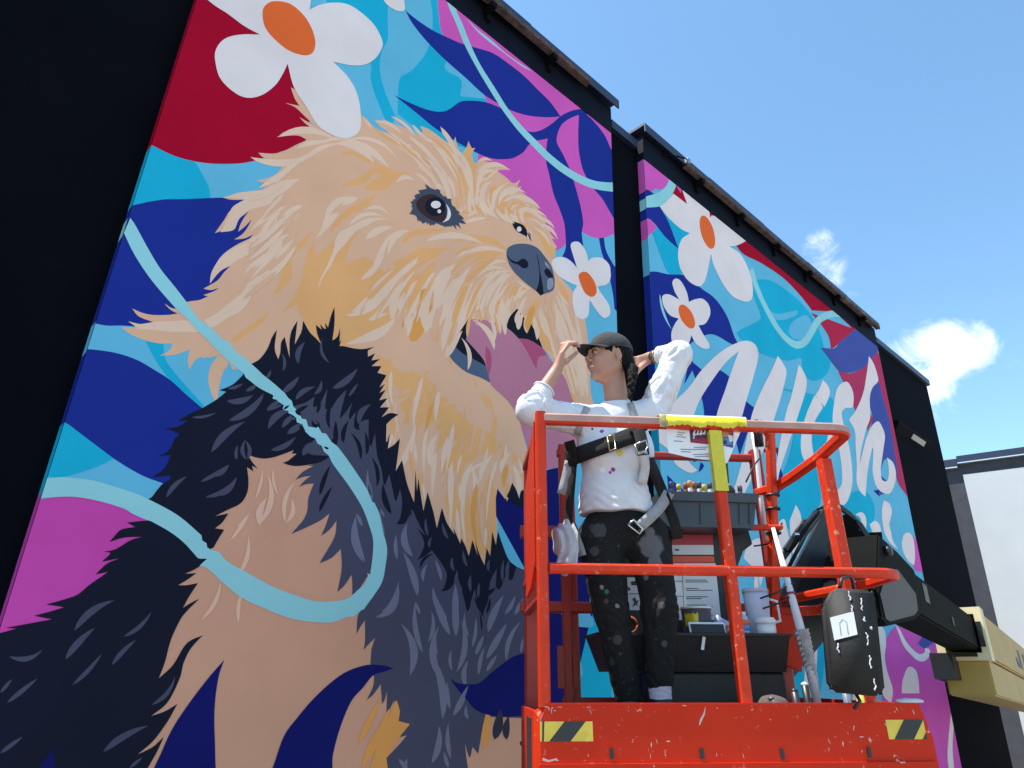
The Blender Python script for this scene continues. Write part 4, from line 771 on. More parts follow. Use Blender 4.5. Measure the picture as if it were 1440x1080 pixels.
# rear frame
post(.228, DP, -.16, 1.13, .040, M_orgshade); post(.262, DP+.02, -.16, 1.13, .040, M_orgshade); post(1.205, DP, -.16, 1.13, .05, M_orgshade)
sweep([(.2, DP, 1.09), (1.22, DP, 1.09)], .036, .036).build('rear_rail', [M_orgshade], lift)
sweep([(.02, DP, .367), (1.25, DP, .367)], .036, .05).build('rear_rail', [M_orgshade], lift)
sweep([(.02, DP, .90-.2), (.23, DP, .90-.2)], .036, .06).build('rear_rail', [M_orgshade], lift)
MB().box((.225, DP-.01, .12), (.09, .01, .17)).build('rear_plate', M_orgshade, lift)
p0, p1, p2, p3 = loc(1066, 596, .60), loc(1083, 612, .60), loc(1087, 740, .68), loc(1088, 1000, .79)
sweep([p0, (p0+p1)/2+Vector((0.006, 0, .008)), p1, p2, p3], .042, .042).build('hoop', [M_org], lift)
for py in (633, 697, 716, 750):                              # cable ties round the hoop
    c_ = loc(1084+ (py-620)*.03, py, .655); MB().lathe([(.034, -.005), (.034, .005)], c_, 10).build('cable_tie', M_blackst, lift)
MB().tube([loc(1058, 602, .74), loc(1064, 640, .74), loc(1070, 700, .75), loc(1078, 760, .76)], .012, 8, mi=0).build('hose', M_white, lift)
MB().tube([loc(1060, 592, .7), loc(1066, 610, .7), loc(1068, 628, .71)], .022, 10).build('hose_sleeve', M_blackst, lift)
MB().tube([loc(1068, 645, .7), loc(1062, 652, .68), loc(1055, 665, .66), loc(1049, 678, .66)], .004, 6).build('cable_tie_tail', M_blackst, lift)
MB().tube([loc(1100, 735, .6), loc(1090, 752, .62), loc(1080, 765, .66), loc(1060, 768, .7)], .004, 6).build('cable', M_blackst, lift)
# toe boards, floor
fl = MB().box((W_/2, DP/2, -.172), (W_-.03, DP-.02, .012)).build('floor', M_greyst, lift)
tb = MB().prism([(.028, 0), (W_-.012, 0), (W_+.012, -.10), (W_+.012, -.245), (.006, -.245), (.006, -.06)], 0, .012, lambda a, b, d: Vector((a, d, b)))
toe = tb.build('toe_board', M_orgd, lift)
MB().box((W_/2, -.004, -.205), (W_, .012, .075)).box((W_/2, .012, .0), (W_-.05, .03, .006)).build('toe_board_lip', M_orgd, toe)
MB().prism([(-.028, .03, -.03), (-.03, .5, -.05), (-.03, .5, -.245), (-.028, .03, -.245)] and [(.03, -.02), (.44, -.02), (.44, -.245), (.03, -.245)], -.012, -.002, lambda a, b, d: Vector((d+.03*0, a, b))).build('toe_board', M_orgd, lift)
MB().add([(.006, 0, -.045), (.006, 0, -.245), (-.012, .03, -.245), (-.012, .03, -.02), (.03, .0, 0)], [(0, 1, 2, 3), (0, 3, 4)]).build('toe_corner', M_org, lift)
MB().box((-.013, .16, -.13), (.004, .13, .17)).build('rating_plate', M_greyst, lift)
MB().box((W_-.004, DP/2+.01, -.12), (.012, DP-.02, .24)).build('toe_board', M_orgd, lift)
MB().box((W_/2+.1, DP-.005, -.12), (W_-.2, .012, .24)).build('toe_board', M_orgshade, lift)
for x, w, z in ((.229, .012, -.141), (.518, .013, -.142), (.780, .012, -.144), (1.070, .012, -.141)):
    MB().box((x, -.0015, z), (w, .004, .03)).build('slot', M_haz, toe)
# hazard stripes at both ends
for (x0, x1, z0, z1, sl) in ((.004, .172, -.106, -.05, .05), (1.145, 1.275, -.104, -.047, .045)):
    st = MB().add([(x0, -.0016, z0), (x1, -.0016, z0), (x1, -.0016, z1), (x0, -.0016, z1)], [(0, 1, 2, 3)]).build('hazard_label', M_yel, toe)
    a = x0+(x1-x0)*.17; b = x0+(x1-x0)*.57
    if x0 > 1: a = x0+.018; b = x0+.085
    mb = MB().add([(a, -.0026, z0), (b, -.0026, z0), (b+sl, -.0026, z1), (a+sl, -.0026, z1)], [(0, 1, 2, 3)])
    if x0 < 1: mb.add([(x0+.006, -.0026, z0), (x0+.012, -.0026, z0), (x0+.014, -.0026, z1), (x0+.008, -.0026, z1)], [(0, 1, 2, 3)])
    else: mb.add([(x1-.015, -.0026, z0), (x1, -.0026, z0), (x1, -.0026, z0+.02)], [(0, 1, 2)])
    mb.build('hazard_stripe', M_haz, toe)
# scrapes through the paint of the toe board
rs = random.Random(8); sc_ = MB()
for k in range(30):
    e = rs.random(); x = rs.uniform(.02, W_-.03) if e > .35 else rs.choice((rs.uniform(.004, .05), rs.uniform(W_-.14, W_-.03))); z = rs.uniform(-.15, -.004) if e > .5 else rs.uniform(-.02, -.003)
    ln = rs.uniform(.004, .022); an = rs.uniform(-1.9, -1.1) if rs.random() < .6 else rs.uniform(-.2, .2); wd = rs.uniform(.0008, .0024)
    ca_, sa_ = math.cos(an), math.sin(an); sc_.add([(x, -.0008, z), (x+ca_*ln*.5+sa_*wd, -.0008, z+sa_*ln*.5-ca_*wd), (x+ca_*ln, -.0008, z+sa_*ln), (x+ca_*ln*.45-sa_*wd, -.0008, z+sa_*ln*.45+ca_*wd)], [(0, 1, 2, 3)])
for pts in ([(.545, -.005), (.540, -.03), (.527, -.05), (.520, -.062), (.517, -.060), (.522, -.045), (.535, -.028)], [(.012, -.15), (.03, -.157), (.055, -.152), (.062, -.160), (.05, -.158), (.03, -.163), (.010, -.158)]):
    sc_.add([(x, -.0009, z) for x, z in pts], [tuple(range(len(pts)))])
sc_.build('scrapes', mat('scrape_pale', (.62, .42, .38), .6), toe)['kind'] = 'stuff'
# control box with decals behind the bin
def quad(pts, dep, name, m, parent=lift, th=.003):
    q = [loc(px, py, dep) for px, py in pts]; n = len(q)
    vs = [Vector(p) for p in q]+[Vector(p)+Vector((0, th, 0)) for p in q]
    fs = [tuple(range(n)), tuple(range(2*n-1, n-1, -1))]+[(i, i+n, (i+1) % n+n, (i+1) % n) for i in range(n)]
    return MB().add(vs, fs).build(name, m, parent)
M_panel = mat('dark_plastic', (.010, .0115, .015), .5, var=.15, vscale=8); M_grey = mat('grey_plastic', (.045, .055, .07), .42, var=.12, vscale=8, wear=(.3, .3, .3), wear_amt=.25, wscale=15)
M_dec = mat('decal_white', (.62, .64, .67), .4); M_decred = mat('decal_red', (.40, .012, .03), .4); M_decor = mat('decal_orange', (.70, .06, .012), .4); M_ink = mat('print_black', (.03, .03, .035), .5)
con = quad([(868, 745), (1052, 745), (1058, 765), (1045, 775), (1036, 800), (1034, 890), (868, 890)], .72, 'control_panel', M_panel, th=.10)
for pts, m in (([(946, 752), (1002, 752), (1003, 766), (945, 766)], M_decred), ([(945, 766.4), (1003, 766.4), (1004, 780), (945, 780)], M_dec), ([(945, 782), (1004, 782), (1005, 791), (945, 791)], M_decor), ([(944, 792), (1006, 792), (1014, 872), (946, 872)], M_dec), ([(882, 812), (906, 812), (908, 858), (884, 858)], M_dec)):
    quad(pts, .717, 'safety_decal', m, con, .001)
rows = random.Random(3)
mb = MB(); y = 797
def qm(pts, dep=.7150):
    q = [loc(px, py, dep) for px, py in pts]; mb.add([tuple(p) for p in q], [tuple(range(len(q)))])
while y < 870:
    for k in range(rows.choice((1, 2, 2))):
        x1 = 962+rows.uniform(20, 44); qm([(963+(y-797)*.05, y), (x1, y), (x1, y+1.0), (963+(y-797)*.05, y+1.0)]); y += 2.6
    y += 6.5
qm([(959, 792), (959.6, 792), (962.6, 872), (962, 872)]); qm([(944, 817), (961, 817), (961, 817.8), (944, 817.8)]); qm([(945, 838), (961, 838), (961, 838.8), (945, 838.8)])
for yy in (798, 850): qm([(947, yy), (954, yy), (954, yy+1.5), (947, yy+1.5)])
qm([(949, 772), (955, 772), (955, 774.5), (949, 774.5)])
qm([(884, 834.5), (907, 834.5), (907, 835.5), (884, 835.5)])
qm([(887, 818), (896, 816), (900, 820), (904, 830), (902, 831), (897, 823), (888, 823)]); qm([(883, 824), (887, 829), (884, 831), (883, 828)])
qm([(889, 842), (893, 840), (895, 845), (899, 844), (896, 848), (897, 853), (894, 850), (889, 854), (892, 847)])
mb.build('decal_print', M_ink, con)['kind'] = 'stuff'
# tray on top of the control box
tr = quad([(932, 704), (1063, 708), (1060, 743), (936, 740)], .56, 'tool_tray', M_grey, th=.2)
quad([(928, 690), (1066, 694), (1066, 707), (930, 703)], .545, 'tray_rim', M_grey, tr, .24)
for x in (985, 1040, 1054): quad([(x, 708), (x+3, 708), (x+2.6, 736), (x, 736)], .553, 'tray_rib', M_grey, tr, .01)
sweep([loc(1040, 742, .62), loc(1098, 742, .62)], .05, .022).build('tray_bracket', [M_org], lift)
# lower bin hung across the platform
def lp(px, py, dep): return loc(px, py, dep)
mb = MB(); f0 = [(.30, .235), (1.085, .235), (1.07, .10), (.34, .10)]; f1 = [(.30, .235), (1.085, .235), (1.06, .10), (.35, .10)]
mb.add([(x, .46+(.235-z)*.35, z) for x, z in f0]+[(x, .74, z) for x, z in f1], [(0, 1, 2, 3), (7, 6, 5, 4), (0, 4, 5, 1), (1, 5, 6, 2), (2, 6, 7, 3), (3, 7, 4, 0)])
bn = mb.build('storage_bin', M_panel, lift)
MB().box((.69, .60, .238), (.80, .31, .010)).build('bin_lid', M_blackst, bn)
MB().box((.80, .62, -.03), (.54, .2, .26), bev=.01).build('lower_box', M_blackst, lift)  # plain black box filling the dark space under the bin
MB().box((.72, .457, .205), (.012, .004, .05), Matrix.Rotation(.25, 3, 'Y')).build('paint_scratch', M_white, bn)
quad([(1085, 862), (1130, 868), (1128, 945), (1094, 930), (1088, 893)], .70, 'bracket_plate', M_orgd, lift, .02)
sweep([loc(1090, 862, .78), loc(1150, 858, .72), loc(1205, 842, .55)], .05, .04).build('lower_rail', [M_org], lift)
sweep([loc(1090, 900, .8), loc(1108, 1000, .8)], .05, .05).build('post', [M_orgshade], lift)
# ---------------- boom: rotator, black fly section, tan outer section
bd = (LI.to_3x3() @ ray(1591, 1037)).normalized()
bup = Vector((0, 0, 1)); bup = (bup-bd*bup.dot(bd)).normalized(); bs = bd.cross(bup)             # bs points towards the camera side
c0 = tolocal(CAM+ray(1297, 867)*3.55)                             # lower camera-side edge of the fly section
bo = lambda t, s, h: c0 + bd*t - bs*s + bup*h if bs.y < 0 else c0 + bd*t + bs*s + bup*h
def bbox(t0, t1, s0, s1, h0, h1, name, m, parent=lift, bev=.0):
    vs = [bo(t, s, h) for t in (t0, t1) for s in (s0, s1) for h in (h0, h1)]
    mb = MB().add(vs, [(0, 1, 3, 2), (4, 6, 7, 5), (0, 4, 5, 1), (2, 3, 7, 6), (0, 2, 6, 4), (1, 5, 7, 3)])
    o = mb.build(name, m, parent)
    if bev:
        b = bmesh.new(); b.from_mesh(o.data); bmesh.ops.bevel(b, geom=b.edges[:], offset=bev, segments=2, affect='EDGES'); b.to_mesh(o.data); b.free()
    return o
FH = .235
fly = bbox(-.12, 2.6, 0, .2, 0, FH, 'fly_boom', M_greenblk, bev=.012)
def bt(px, py, s=-.015):
    """(along, up) on the camera side of the boom for a pixel"""
    p0 = bo(0, s, 0); o = tolocal(CAM); d = LI.to_3x3()@ray(px, py); n_ = bs; t = (p0-o).dot(n_)/d.dot(n_); q = o+d*t-p0; return (q.dot(bd), q.dot(bup))
mbh = MB(); side = [bt(*p) for p in ((1236, 751), (1262, 775), (1285, 800), (1297, 838), (1298, 862), (1290, 871), (1247, 881), (1240, 872), (1234, 832))]
hd = mbh.prism(side, -.015, .215, lambda a, b, d: bo(a, d, b)).build('boom_head', M_greenblk, lift)
b_ = bmesh.new(); b_.from_mesh(hd.data); bmesh.ops.bevel(b_, geom=b_.edges[:], offset=.008, segments=2, affect='EDGES'); b_.to_mesh(hd.data); b_.free()
hs = [bt(*p, -.02) for p in ((1238, 836), (1246, 870), (1252, 874), (1286, 865), (1291, 858), (1288, 835), (1262, 800), (1246, 806))]
MB().prism(hs, -.020, -.014, lambda a, b, d: bo(a, d, b)).build('head_recess', M_blackst, lift)
MB().lathe([(.022, 0), (.022, .03)], bo(*(lambda q: (q[0], -.045, q[1]))(bt(1244, 775)), ), 14, Matrix((bd, bup, -bs)).transposed()).build('pin', M_haz, lift)
pin = MB().lathe([(.0, -.02), (.020, -.02), (.020, .03), (.014, .03), (.014, .06), (.0, .06)], bo(*(lambda q: (q[0], .08, q[1]))(bt(1250, 764)), ), 14, Matrix((bup, -bs, bd)).transposed()).build('hinge_pin', M_chrome, lift)
bbox(.18, .30, -.004, .0, .10, .20, 'boom_window', M_haz, fly); bbox(.95, 1.0, -.006, .0, .06, .11, 'bolt_head', M_blackst, fly)
# cream collar and outer boom
t0 = 1.95
mb = MB()
oq = [(-.06, -.07), (.27, -.07), (.27, FH+.06), (-.06, FH+.06)]; iq = [(-.012, -.02), (.215, -.02), (.215, FH+.012), (-.012, FH+.012)]
vs = [bo(t, s, h) for t in (t0, t0+.16) for q in (oq, iq) for s, h in q]
fs = []
for i in range(4):
    j = (i+1) % 4; fs += [(i, j, 4+j, 4+i), (8+i, 12+i, 12+j, 8+j), (i, 8+i, 8+j, j), (4+i, 4+j, 12+j, 12+i)]
col = mb.add(vs, fs).build('boom_collar', M_cream, lift)
bbox(t0-.02, t0+.1, -.045, -.013, .02, .19, 'wear_pad', M_blackst, col); bbox(t0-.02, t0+.08, .02, .18, -.045, -.022, 'wear_pad', M_blackst, col)
outer = bbox(t0+.16, 9.5, -.045, .255, -.055, FH+.045, 'outer_boom', M_tan, bev=.012)
bbox(t0+.30, 9.0, .10, .16, -.058, -.054, 'boom_seam', M_haz, outer)
bbox(t0+.05, t0+7, -.03, .26, -.30, -.062, 'lower_boom', M_tan, bev=.01); bbox(t0-.16, t0+.5, .16, .30, -.2, -.03, 'cable_carrier_end', M_blackst)
for k in range(5): bbox(t0+.24+.0*k, t0+.27, -.049, -.046, -.02+.06*k, .0+.06*k, 'bolt_head', M_blackst, outer)
# lettering on the outer boom: J L G as solid strokes
M_logo = mat('logo_navy', (.012, .02, .06), .5)
def stroke(poly): return MB().prism(poly, -.0475, -.0455, lambda a, b, d: bo(t0+1.95+(a-.62)*3.2, d, b)).build('boom_lettering', M_logo, outer)
stroke([(.62, .185), (.62, .06), (.655, .02), (.76, .02), (.76, .185), (.71, .185), (.71, .07), (.68, .07), (.67, .085), (.67, .12), (.62, .12)][3:8]+[(.67, .07), (.67, .10), (.62, .10), (.62, .05), (.64, .02)])
stroke([(.84, .185), (.84, .02), (1.06, .02), (1.06, .075), (.90, .075), (.90, .185)])
stroke([(1.14, .17), (1.14, .04), (1.17, .02), (1.33, .02), (1.36, .04), (1.36, .12), (1.26, .12), (1.26, .085), (1.31, .085), (1.31, .07), (1.2, .07), (1.2, .135), (1.36, .135), (1.36, .17), (1.33, .185), (1.17, .185)])
# rotator plates and body between the platform and the boom head
def slab(pts, dep, name, m, th): return quad(pts, dep, name, m, lift, th)
slab([(1163, 712), (1170, 716), (1112, 850), (1090, 850)], .98, 'rotator_arm', M_greyst, .03)
slab([(1163, 711), (1186, 745), (1180, 850), (1104, 862), (1100, 850)], 1.01, 'rotator_plate', M_greyst, .06)
slab([(1148, 716), (1156, 720), (1095, 800), (1092, 790)], .93, 'rotator_arm', M_blackst, .03)
slab([(1128, 735), (1133, 728), (1108, 775), (1104, 770)], .9, 'rotator_arm', M_greyst, .03)
for (a, b) in (((1163, 713), (1108, 800)), ((1150, 720), (1110, 775)), ((1142, 728), (1112, 762))):
    MB().tube([loc(a[0], a[1], .92), loc((a[0]+b[0])/2-2, (a[1]+b[1])/2-6, .9), loc(b[0], b[1], .92)], .010, 8).build('hydraulic_hose', M_blackst, lift)
sweep([loc(1117, 752, .88), loc(1123, 752, .88)], .02, .02).build('hose_clamp', [M_chrome], lift)
slab([(1176, 750), (1240, 748), (1246, 800), (1244, 850), (1180, 850)], 1.10, 'rotator_body', M_greenblk, .22)
slab([(1186, 724), (1198, 722), (1206, 732), (1208, 745), (1216, 752), (1180, 752)], 1.12, 'rotator_cap', M_greenblk, .16)
slab([(1130, 850), (1180, 830), (1200, 850), (1160, 900), (1110, 960), (1095, 960)], 1.04, 'rotator_brace', M_greyst, .05)
for k in range(4):                                              # hydraulic hoses looping from the rotator to the fly boom
    MB().tube([loc(1150+8*k, 716-2*k, .96), loc(1172+6*k, 704+6*k, 1.0), loc(1196+5*k, 722+5*k, 1.04), loc(1216+4*k, 752+4*k, 1.02), loc(1240+3*k, 778+5*k, 1.0), loc(1262, 800+7*k, 1.0)], .008, 8).build('hydraulic_hose', M_blackst, lift)
# ------------------------------------------------------------------ signed distance modelling for soft forms
f32 = np.float32
class SDF:
    """a smooth union / difference of ellipsoids and tapered capsules, meshed with surface nets"""
    def __init__(s): s.p = []; s.post = None
    def ell(s, c, r, M=None, k=.015, sub=False):
        s.p.append(('e', np.array(c, f32), np.array(r, f32), None if M is None else np.array(M, f32), k, sub)); return s
    def cap(s, a, b, ra, rb, k=.015, sub=False):
        s.p.append(('c', np.array(a, f32), np.array(b, f32), (ra, rb), k, sub)); return s
    def chain(s, pts, rs, k=.012):
        for i in range(len(pts)-1): s.cap(pts[i], pts[i+1], rs[i], rs[i+1], k)
        return s
    @staticmethod
    def _d(p, X):
        if p[0] == 'e':
            q = X-p[1]
            if p[3] is not None: q = q @ p[3]
            k0 = np.sqrt(((q/p[2])**2).sum(-1)); k1 = np.sqrt(((q/(p[2]**2))**2).sum(-1))+1e-9
            return k0*(k0-1)/k1
        ab = p[2]-p[1]; t = np.clip(((X-p[1])@ab)/(ab@ab+1e-9), 0, 1)
        return np.sqrt(((X-p[1]-t[..., None]*ab)**2).sum(-1))-(p[3][0]+(p[3][1]-p[3][0])*t)
    @staticmethod
    def _mix(d, e, k, sub):
        if sub:
            h = np.maximum(k-np.abs(d+e), 0)/k; return np.maximum(d, -e)+h*h*k/4
        h = np.maximum(k-np.abs(d-e), 0)/k; return np.minimum(d, e)-h*h*k/4
    def at(s, X):
        X = np.asarray(X, f32); d = np.full(X.shape[:-1], 1., f32)
        for p in s.p: d = s._mix(d, s._d(p, X), p[-2], p[-1])
        return s.post(X, d) if s.post else d
    def bounds(s):
        lo = np.full(3, 1e9); hi = -lo
        for p in s.p:
            if p[-1]: continue
            if p[0] == 'e': r = p[2].max(); lo = np.minimum(lo, p[1]-r); hi = np.maximum(hi, p[1]+r)
            else:
                r = max(p[3]); lo = np.minimum(lo, np.minimum(p[1], p[2])-r); hi = np.maximum(hi, np.maximum(p[1], p[2])+r)
        return lo-.03, hi+.03
    def mesh(s, h, off):
        lo, hi = s.bounds(); n = np.ceil((hi-lo)/h).astype(int)+1
        ax = [lo[i]+h*np.arange(n[i]) for i in range(3)]
        D = np.full(n, .2, f32)
        for p in s.p:
            if p[0] == 'e': r = p[2].max(); a, b = p[1]-r, p[1]+r
            else: r = max(p[3]); a, b = np.minimum(p[1], p[2])-r, np.maximum(p[1], p[2])+r
            m = p[-2]+3*h
            i0 = np.clip(((a-m-lo)/h).astype(int), 0, n); i1 = np.clip(((b+m-lo)/h).astype(int)+2, 0, n)
            if (i1 <= i0).any(): continue
            sl = tuple(slice(i0[k], i1[k]) for k in range(3))
            G = np.stack(np.meshgrid(*[ax[k][sl[k]] for k in range(3)], indexing='ij'), -1).astype(f32)
            D[sl] = s._mix(D[sl], s._d(p, G), p[-2], p[-1])
        if s.post:
            near = np.abs(D) < .05
            idx = np.argwhere(near); X = (lo+idx*h).astype(f32)
            D[near] = s.post(X, D[near])
        return nets(D, lo, h, off)
def nets(D, lo, h, off):
    S = D < 0
    c = np.zeros(tuple(np.array(D.shape)-1), np.int8); acc = np.zeros(c.shape+(3,), f32); cnt = np.zeros(c.shape, f32)
    cor = [(i, j, k) for i in (0, 1) for j in (0, 1) for k in (0, 1)]
    V = lambda A, o: A[o[0]:A.shape[0]-1+o[0], o[1]:A.shape[1]-1+o[1], o[2]:A.shape[2]-1+o[2]]
    anyi = np.zeros(c.shape, bool); alli = np.ones(c.shape, bool)
    for o in cor: anyi |= V(S, o); alli &= V(S, o)
    act = np.argwhere(anyi & ~alli)
    P = np.zeros((len(act), 3), np.float64); K = np.zeros(len(act))
    vals = {o: D[act[:, 0]+o[0], act[:, 1]+o[1], act[:, 2]+o[2]] for o in cor}
    for a in cor:
        for ax in range(3):
            if a[ax] == 1: continue
            b = list(a); b[ax] = 1; b = tuple(b)
            va, vb = vals[a], vals[b]; x = (va < 0) != (vb < 0)
            t = np.where(x, va/(va-vb+1e-12), 0)
            q = np.tile(np.array(a, float), (len(act), 1)); q[:, ax] += t
            P[x] += q[x]; K[x] += 1
    P = (act+P/K[:, None])*h+lo
    ID = np.full(c.shape, -1, np.int64); ID[tuple(act.T)] = np.arange(len(act))
    F = []
    for ax in range(3):
        u, v = (ax+1) % 3, (ax+2) % 3
        sl0 = [slice(None)]*3; sl1 = [slice(None)]*3; sl0[ax] = slice(0, -1); sl1[ax] = slice(1, None)
        A, B = S[tuple(sl0)], S[tuple(sl1)]; e = np.argwhere(A != B)
        if not len(e): continue
        ok = (e[:, u] > 0) & (e[:, v] > 0) & (e[:, u] < D.shape[u]-1) & (e[:, v] < D.shape[v]-1) & (e[:, ax] < c.shape[ax]); e = e[ok]
        def idx(du, dv):
            q = e.copy(); q[:, u] -= du; q[:, v] -= dv; return ID[tuple(q.T)]
        quad_ = np.stack([idx(1, 1), idx(0, 1), idx(0, 0), idx(1, 0)], 1)
        flip = ~A[tuple(e.T)]
        quad_[flip] = quad_[flip][:, ::-1]; F.append(quad_)
    F = np.concatenate(F); F = F[(F >= 0).all(1)]
    return P-np.array(off), F
def soft(name, sdf, h, mats, parent, off, relax=1):
    P, F = sdf.mesh(h, off)
    me = bpy.data.meshes.new(name); me.vertices.add(len(P)); me.vertices.foreach_set('co', P.astype(f32).ravel())
    me.loops.add(F.size); me.loops.foreach_set('vertex_index', F.ravel().astype(np.int32)); me.polygons.add(len(F))
    me.polygons.foreach_set('loop_start', np.arange(0, F.size, 4, dtype=np.int32)); me.polygons.foreach_set('loop_total', np.full(len(F), 4, np.int32))
    me.update(calc_edges=True); me.polygons.foreach_set('use_smooth', np.ones(len(F), bool))
    if relax:
        b = bmesh.new(); b.from_mesh(me)
        for _ in range(relax): bmesh.ops.smooth_vert(b, verts=b.verts[:], factor=.5, use_axis_x=True, use_axis_y=True, use_axis_z=True)
        b.to_mesh(me); b.free()
    return link(name, me, mats, parent)
def wob(X, s, seed):
    r = np.random.RandomState(seed); o = np.zeros(X.shape[:-1], f32)
    for k in range(7):
        d = r.normal(size=3); d /= np.linalg.norm(d); f = s*r.uniform(.6, 1.8); o += np.sin(X@(d*f).astype(f32)+r.uniform(0, 6.28)+1.3*np.sin(X@(r.normal(size=3)*s*.5).astype(f32)))
    return o/7
def spotted(name, base, rough, spots, speck=None, speck_amt=.2, sscale=30., var=.06, soft_=.25, bump=.2, bscale=90):
    """cloth with paint marks: spots = (centre, radius, colour) in the thing's own space"""
    m = mat(name, base, rough, var=var, vscale=14, bump=bump, bscale=bscale, wear=speck, wear_amt=speck_amt, wscale=sscale)
    t = m.node_tree; n = t.nodes; l = t.links; p = n['Principled BSDF']; tcn = n.new('ShaderNodeTexCoord')
    nzn = n.new('ShaderNodeTexNoise'); nzn.inputs['Scale'].default_value = 28; nzn.inputs['Detail'].default_value = 5; l.new(tcn.outputs['Object'], nzn.inputs['Vector'])
    for c, r, col in spots:
        src = p.inputs['Base Color'].links[0].from_socket if p.inputs['Base Color'].links else None
        ds = n.new('ShaderNodeVectorMath'); ds.operation = 'DISTANCE'; l.new(tcn.outputs['Object'], ds.inputs[0]); ds.inputs[1].default_value = tuple(c)
        a = n.new('ShaderNodeMath'); a.operation = 'MULTIPLY_ADD'; l.new(nzn.outputs['Fac'], a.inputs[0]); a.inputs[1].default_value = r*1.1; l.new(ds.outputs['Value'], a.inputs[2])
        mr_ = n.new('ShaderNodeMapRange'); l.new(a.outputs[0], mr_.inputs[0]); mr_.inputs[1].default_value = r*(1.5+soft_*.5); mr_.inputs[2].default_value = r*(1.5-soft_*.5)
        x = n.new('ShaderNodeMix'); x.data_type = 'RGBA'; l.new(mr_.outputs[0], x.inputs['Factor'])
        if src: l.new(src, x.inputs['A'])
        else: x.inputs['A'].default_value = (*base, 1)
        x.inputs['B'].default_value = (*col, 1); l.new(x.outputs['Result'], p.inputs['Base Color'])
    return m

# ------------------------------------------------------------------ the painter
J = lambda px, py, d: np.array(loc(px, py, d))
FEET = np.array([.45, .42, -.166])
per = empty('person'); per.matrix_world = LM @ Matrix.Translation(Vector(FEET))
tag(per, 'woman painter in cap, white shirt and harness standing on the lift platform', 'person')
M_skin = mat('skin', (.46, .235, .165), .5, var=.06, vscale=20, spec=.35)
M_skin.node_tree.nodes['Principled BSDF'].inputs['Subsurface Weight'].default_value = .12
M_skin.node_tree.nodes['Principled BSDF'].inputs['Subsurface Radius'].default_value = (.012, .005, .003)
# --- head frame
HC = J(856, 505, .43)
fa = R(14); hf = np.array([-math.cos(fa), -math.sin(fa), .03]); hf /= np.linalg.norm(hf)
hu = np.array([.06, 0, 1.]); hu -= hf*(hu@hf); hu /= np.linalg.norm(hu); hs_ = np.cross(hu, hf)       # hs_ = her left, towards the camera
HM = np.stack([hf, hs_, hu], 1)
H = lambda f, s, u: HC + HM@np.array([f, s, u])
body = SDF()
body.ell(H(-.014, 0, .034), (.096, .074, .086), HM).ell(H(.036, 0, -.036), (.055, .057, .074), HM, .03)
for sd in (-1, 1):
    body.cap(H(-.012, sd*.05, -.05), H(.045, sd*.032, -.090), .020, .016, .03)
    body.ell(H(.064, sd*.034, -.030), (.026, .024, .022), HM, .025)
    body.cap(H(.078, sd*.036, .026), H(.090, 0, .022), .010, .010, .014)
    body.ell(H(.0995, sd*.012, -.0285), (.010, .0075, .0075), HM, .006)
    body.cap(H(.0795, sd*.023, -.052), H(.0945, 0, -.0495), .0035, .0058, .006)
    body.cap(H(.0795, sd*.022, -.0565), H(.0915, 0, -.0665), .0035, .0062, .006)
    body.ell(H(-.016, sd*.073, -.002), (.017, .007, .029), HM, .006)
    body.ell(H(-.013, sd*.080, .002), (.008, .006, .015), HM, .005, True)
    body.ell(H(-.016, sd*.073, -.026), (.008, .006, .009), HM, .006)
body.cap(H(.045, 0, -.094), H(.074, 0, -.100), .020, .017, .02)
body.cap(H(.088, 0, .018), H(.110, 0, -.018), .0075, .0095, .012)
for sd in (-1, 1):
    body.ell(H(.097, sd*.032, .006), (.013, .016, .010), HM, .012, True)
    body.ell(H(.0835, sd*.031, .0055), (.0125, .0135, .0105), HM, .003)
body.ell(H(.090, 0, -.0575), (.012, .017, .0038), HM, .003, True)
# --- neck, trunk, legs (under the clothes), arms
body.cap(H(-.02, 0, -.06), J(868, 572, .44), .050, .054, .03)
SR, SLf = J(812, 590, .42), J(917, 582, .44)
body.cap(SR, SLf, .046, .046, .03).ell(J(866, 628, .445), (.135, .085, .15), None, .04).ell(J(864, 700, .45), (.115, .08, .14), None, .04)
HIPR, HIPL = J(842, 760, .44), J(910, 758, .44)
body.ell(J(876, 748, .45), (.14, .09, .10), None, .04)
KR, KL = J(860, 862, .40), J(928, 858, .39); AR, AL = J(884, 982, .44), J(929, 982, .40)
body.chain([HIPR, KR, AR], [.074, .048, .034], .03).chain([HIPL, KL, AL], [.074, .048, .034], .03)
ER, WR = J(746, 577, .30), J(783, 520, .33)
EL, WL = J(955, 497, .40), J(914, 503, .52)
body.chain([SR, ER], [.045, .037], .02).cap(ER, WR, .037, .026, .02)
body.chain([SLf, EL], [.045, .037], .02).cap(EL, WL, .037, .025, .02)
def hand(wrist, palm_end, side, fingers, thumb, rp=.0155):
    """palm as a flat web of capsules, four unequal fingers with knuckle bends, thumb from the side of the palm"""
    w_, pe, sd = np.array(wrist), np.array(palm_end), np.array(side)/np.linalg.norm(side)
    for i, q in enumerate((-1.0, -.35, .3, .95)):
        body.cap(w_+sd*q*.010, pe+sd*q*.026, .0165, .0125, .012)
        pts = [pe+sd*q*.026]+[np.array(p) for p in fingers[i]]
        body.chain(pts, [.0095, .0088, .0078, .0066], .004)
    body.chain([w_-sd*.012+(pe-w_)*.2]+[np.array(p) for p in thumb], [.0145, .0115, .0085], .006)
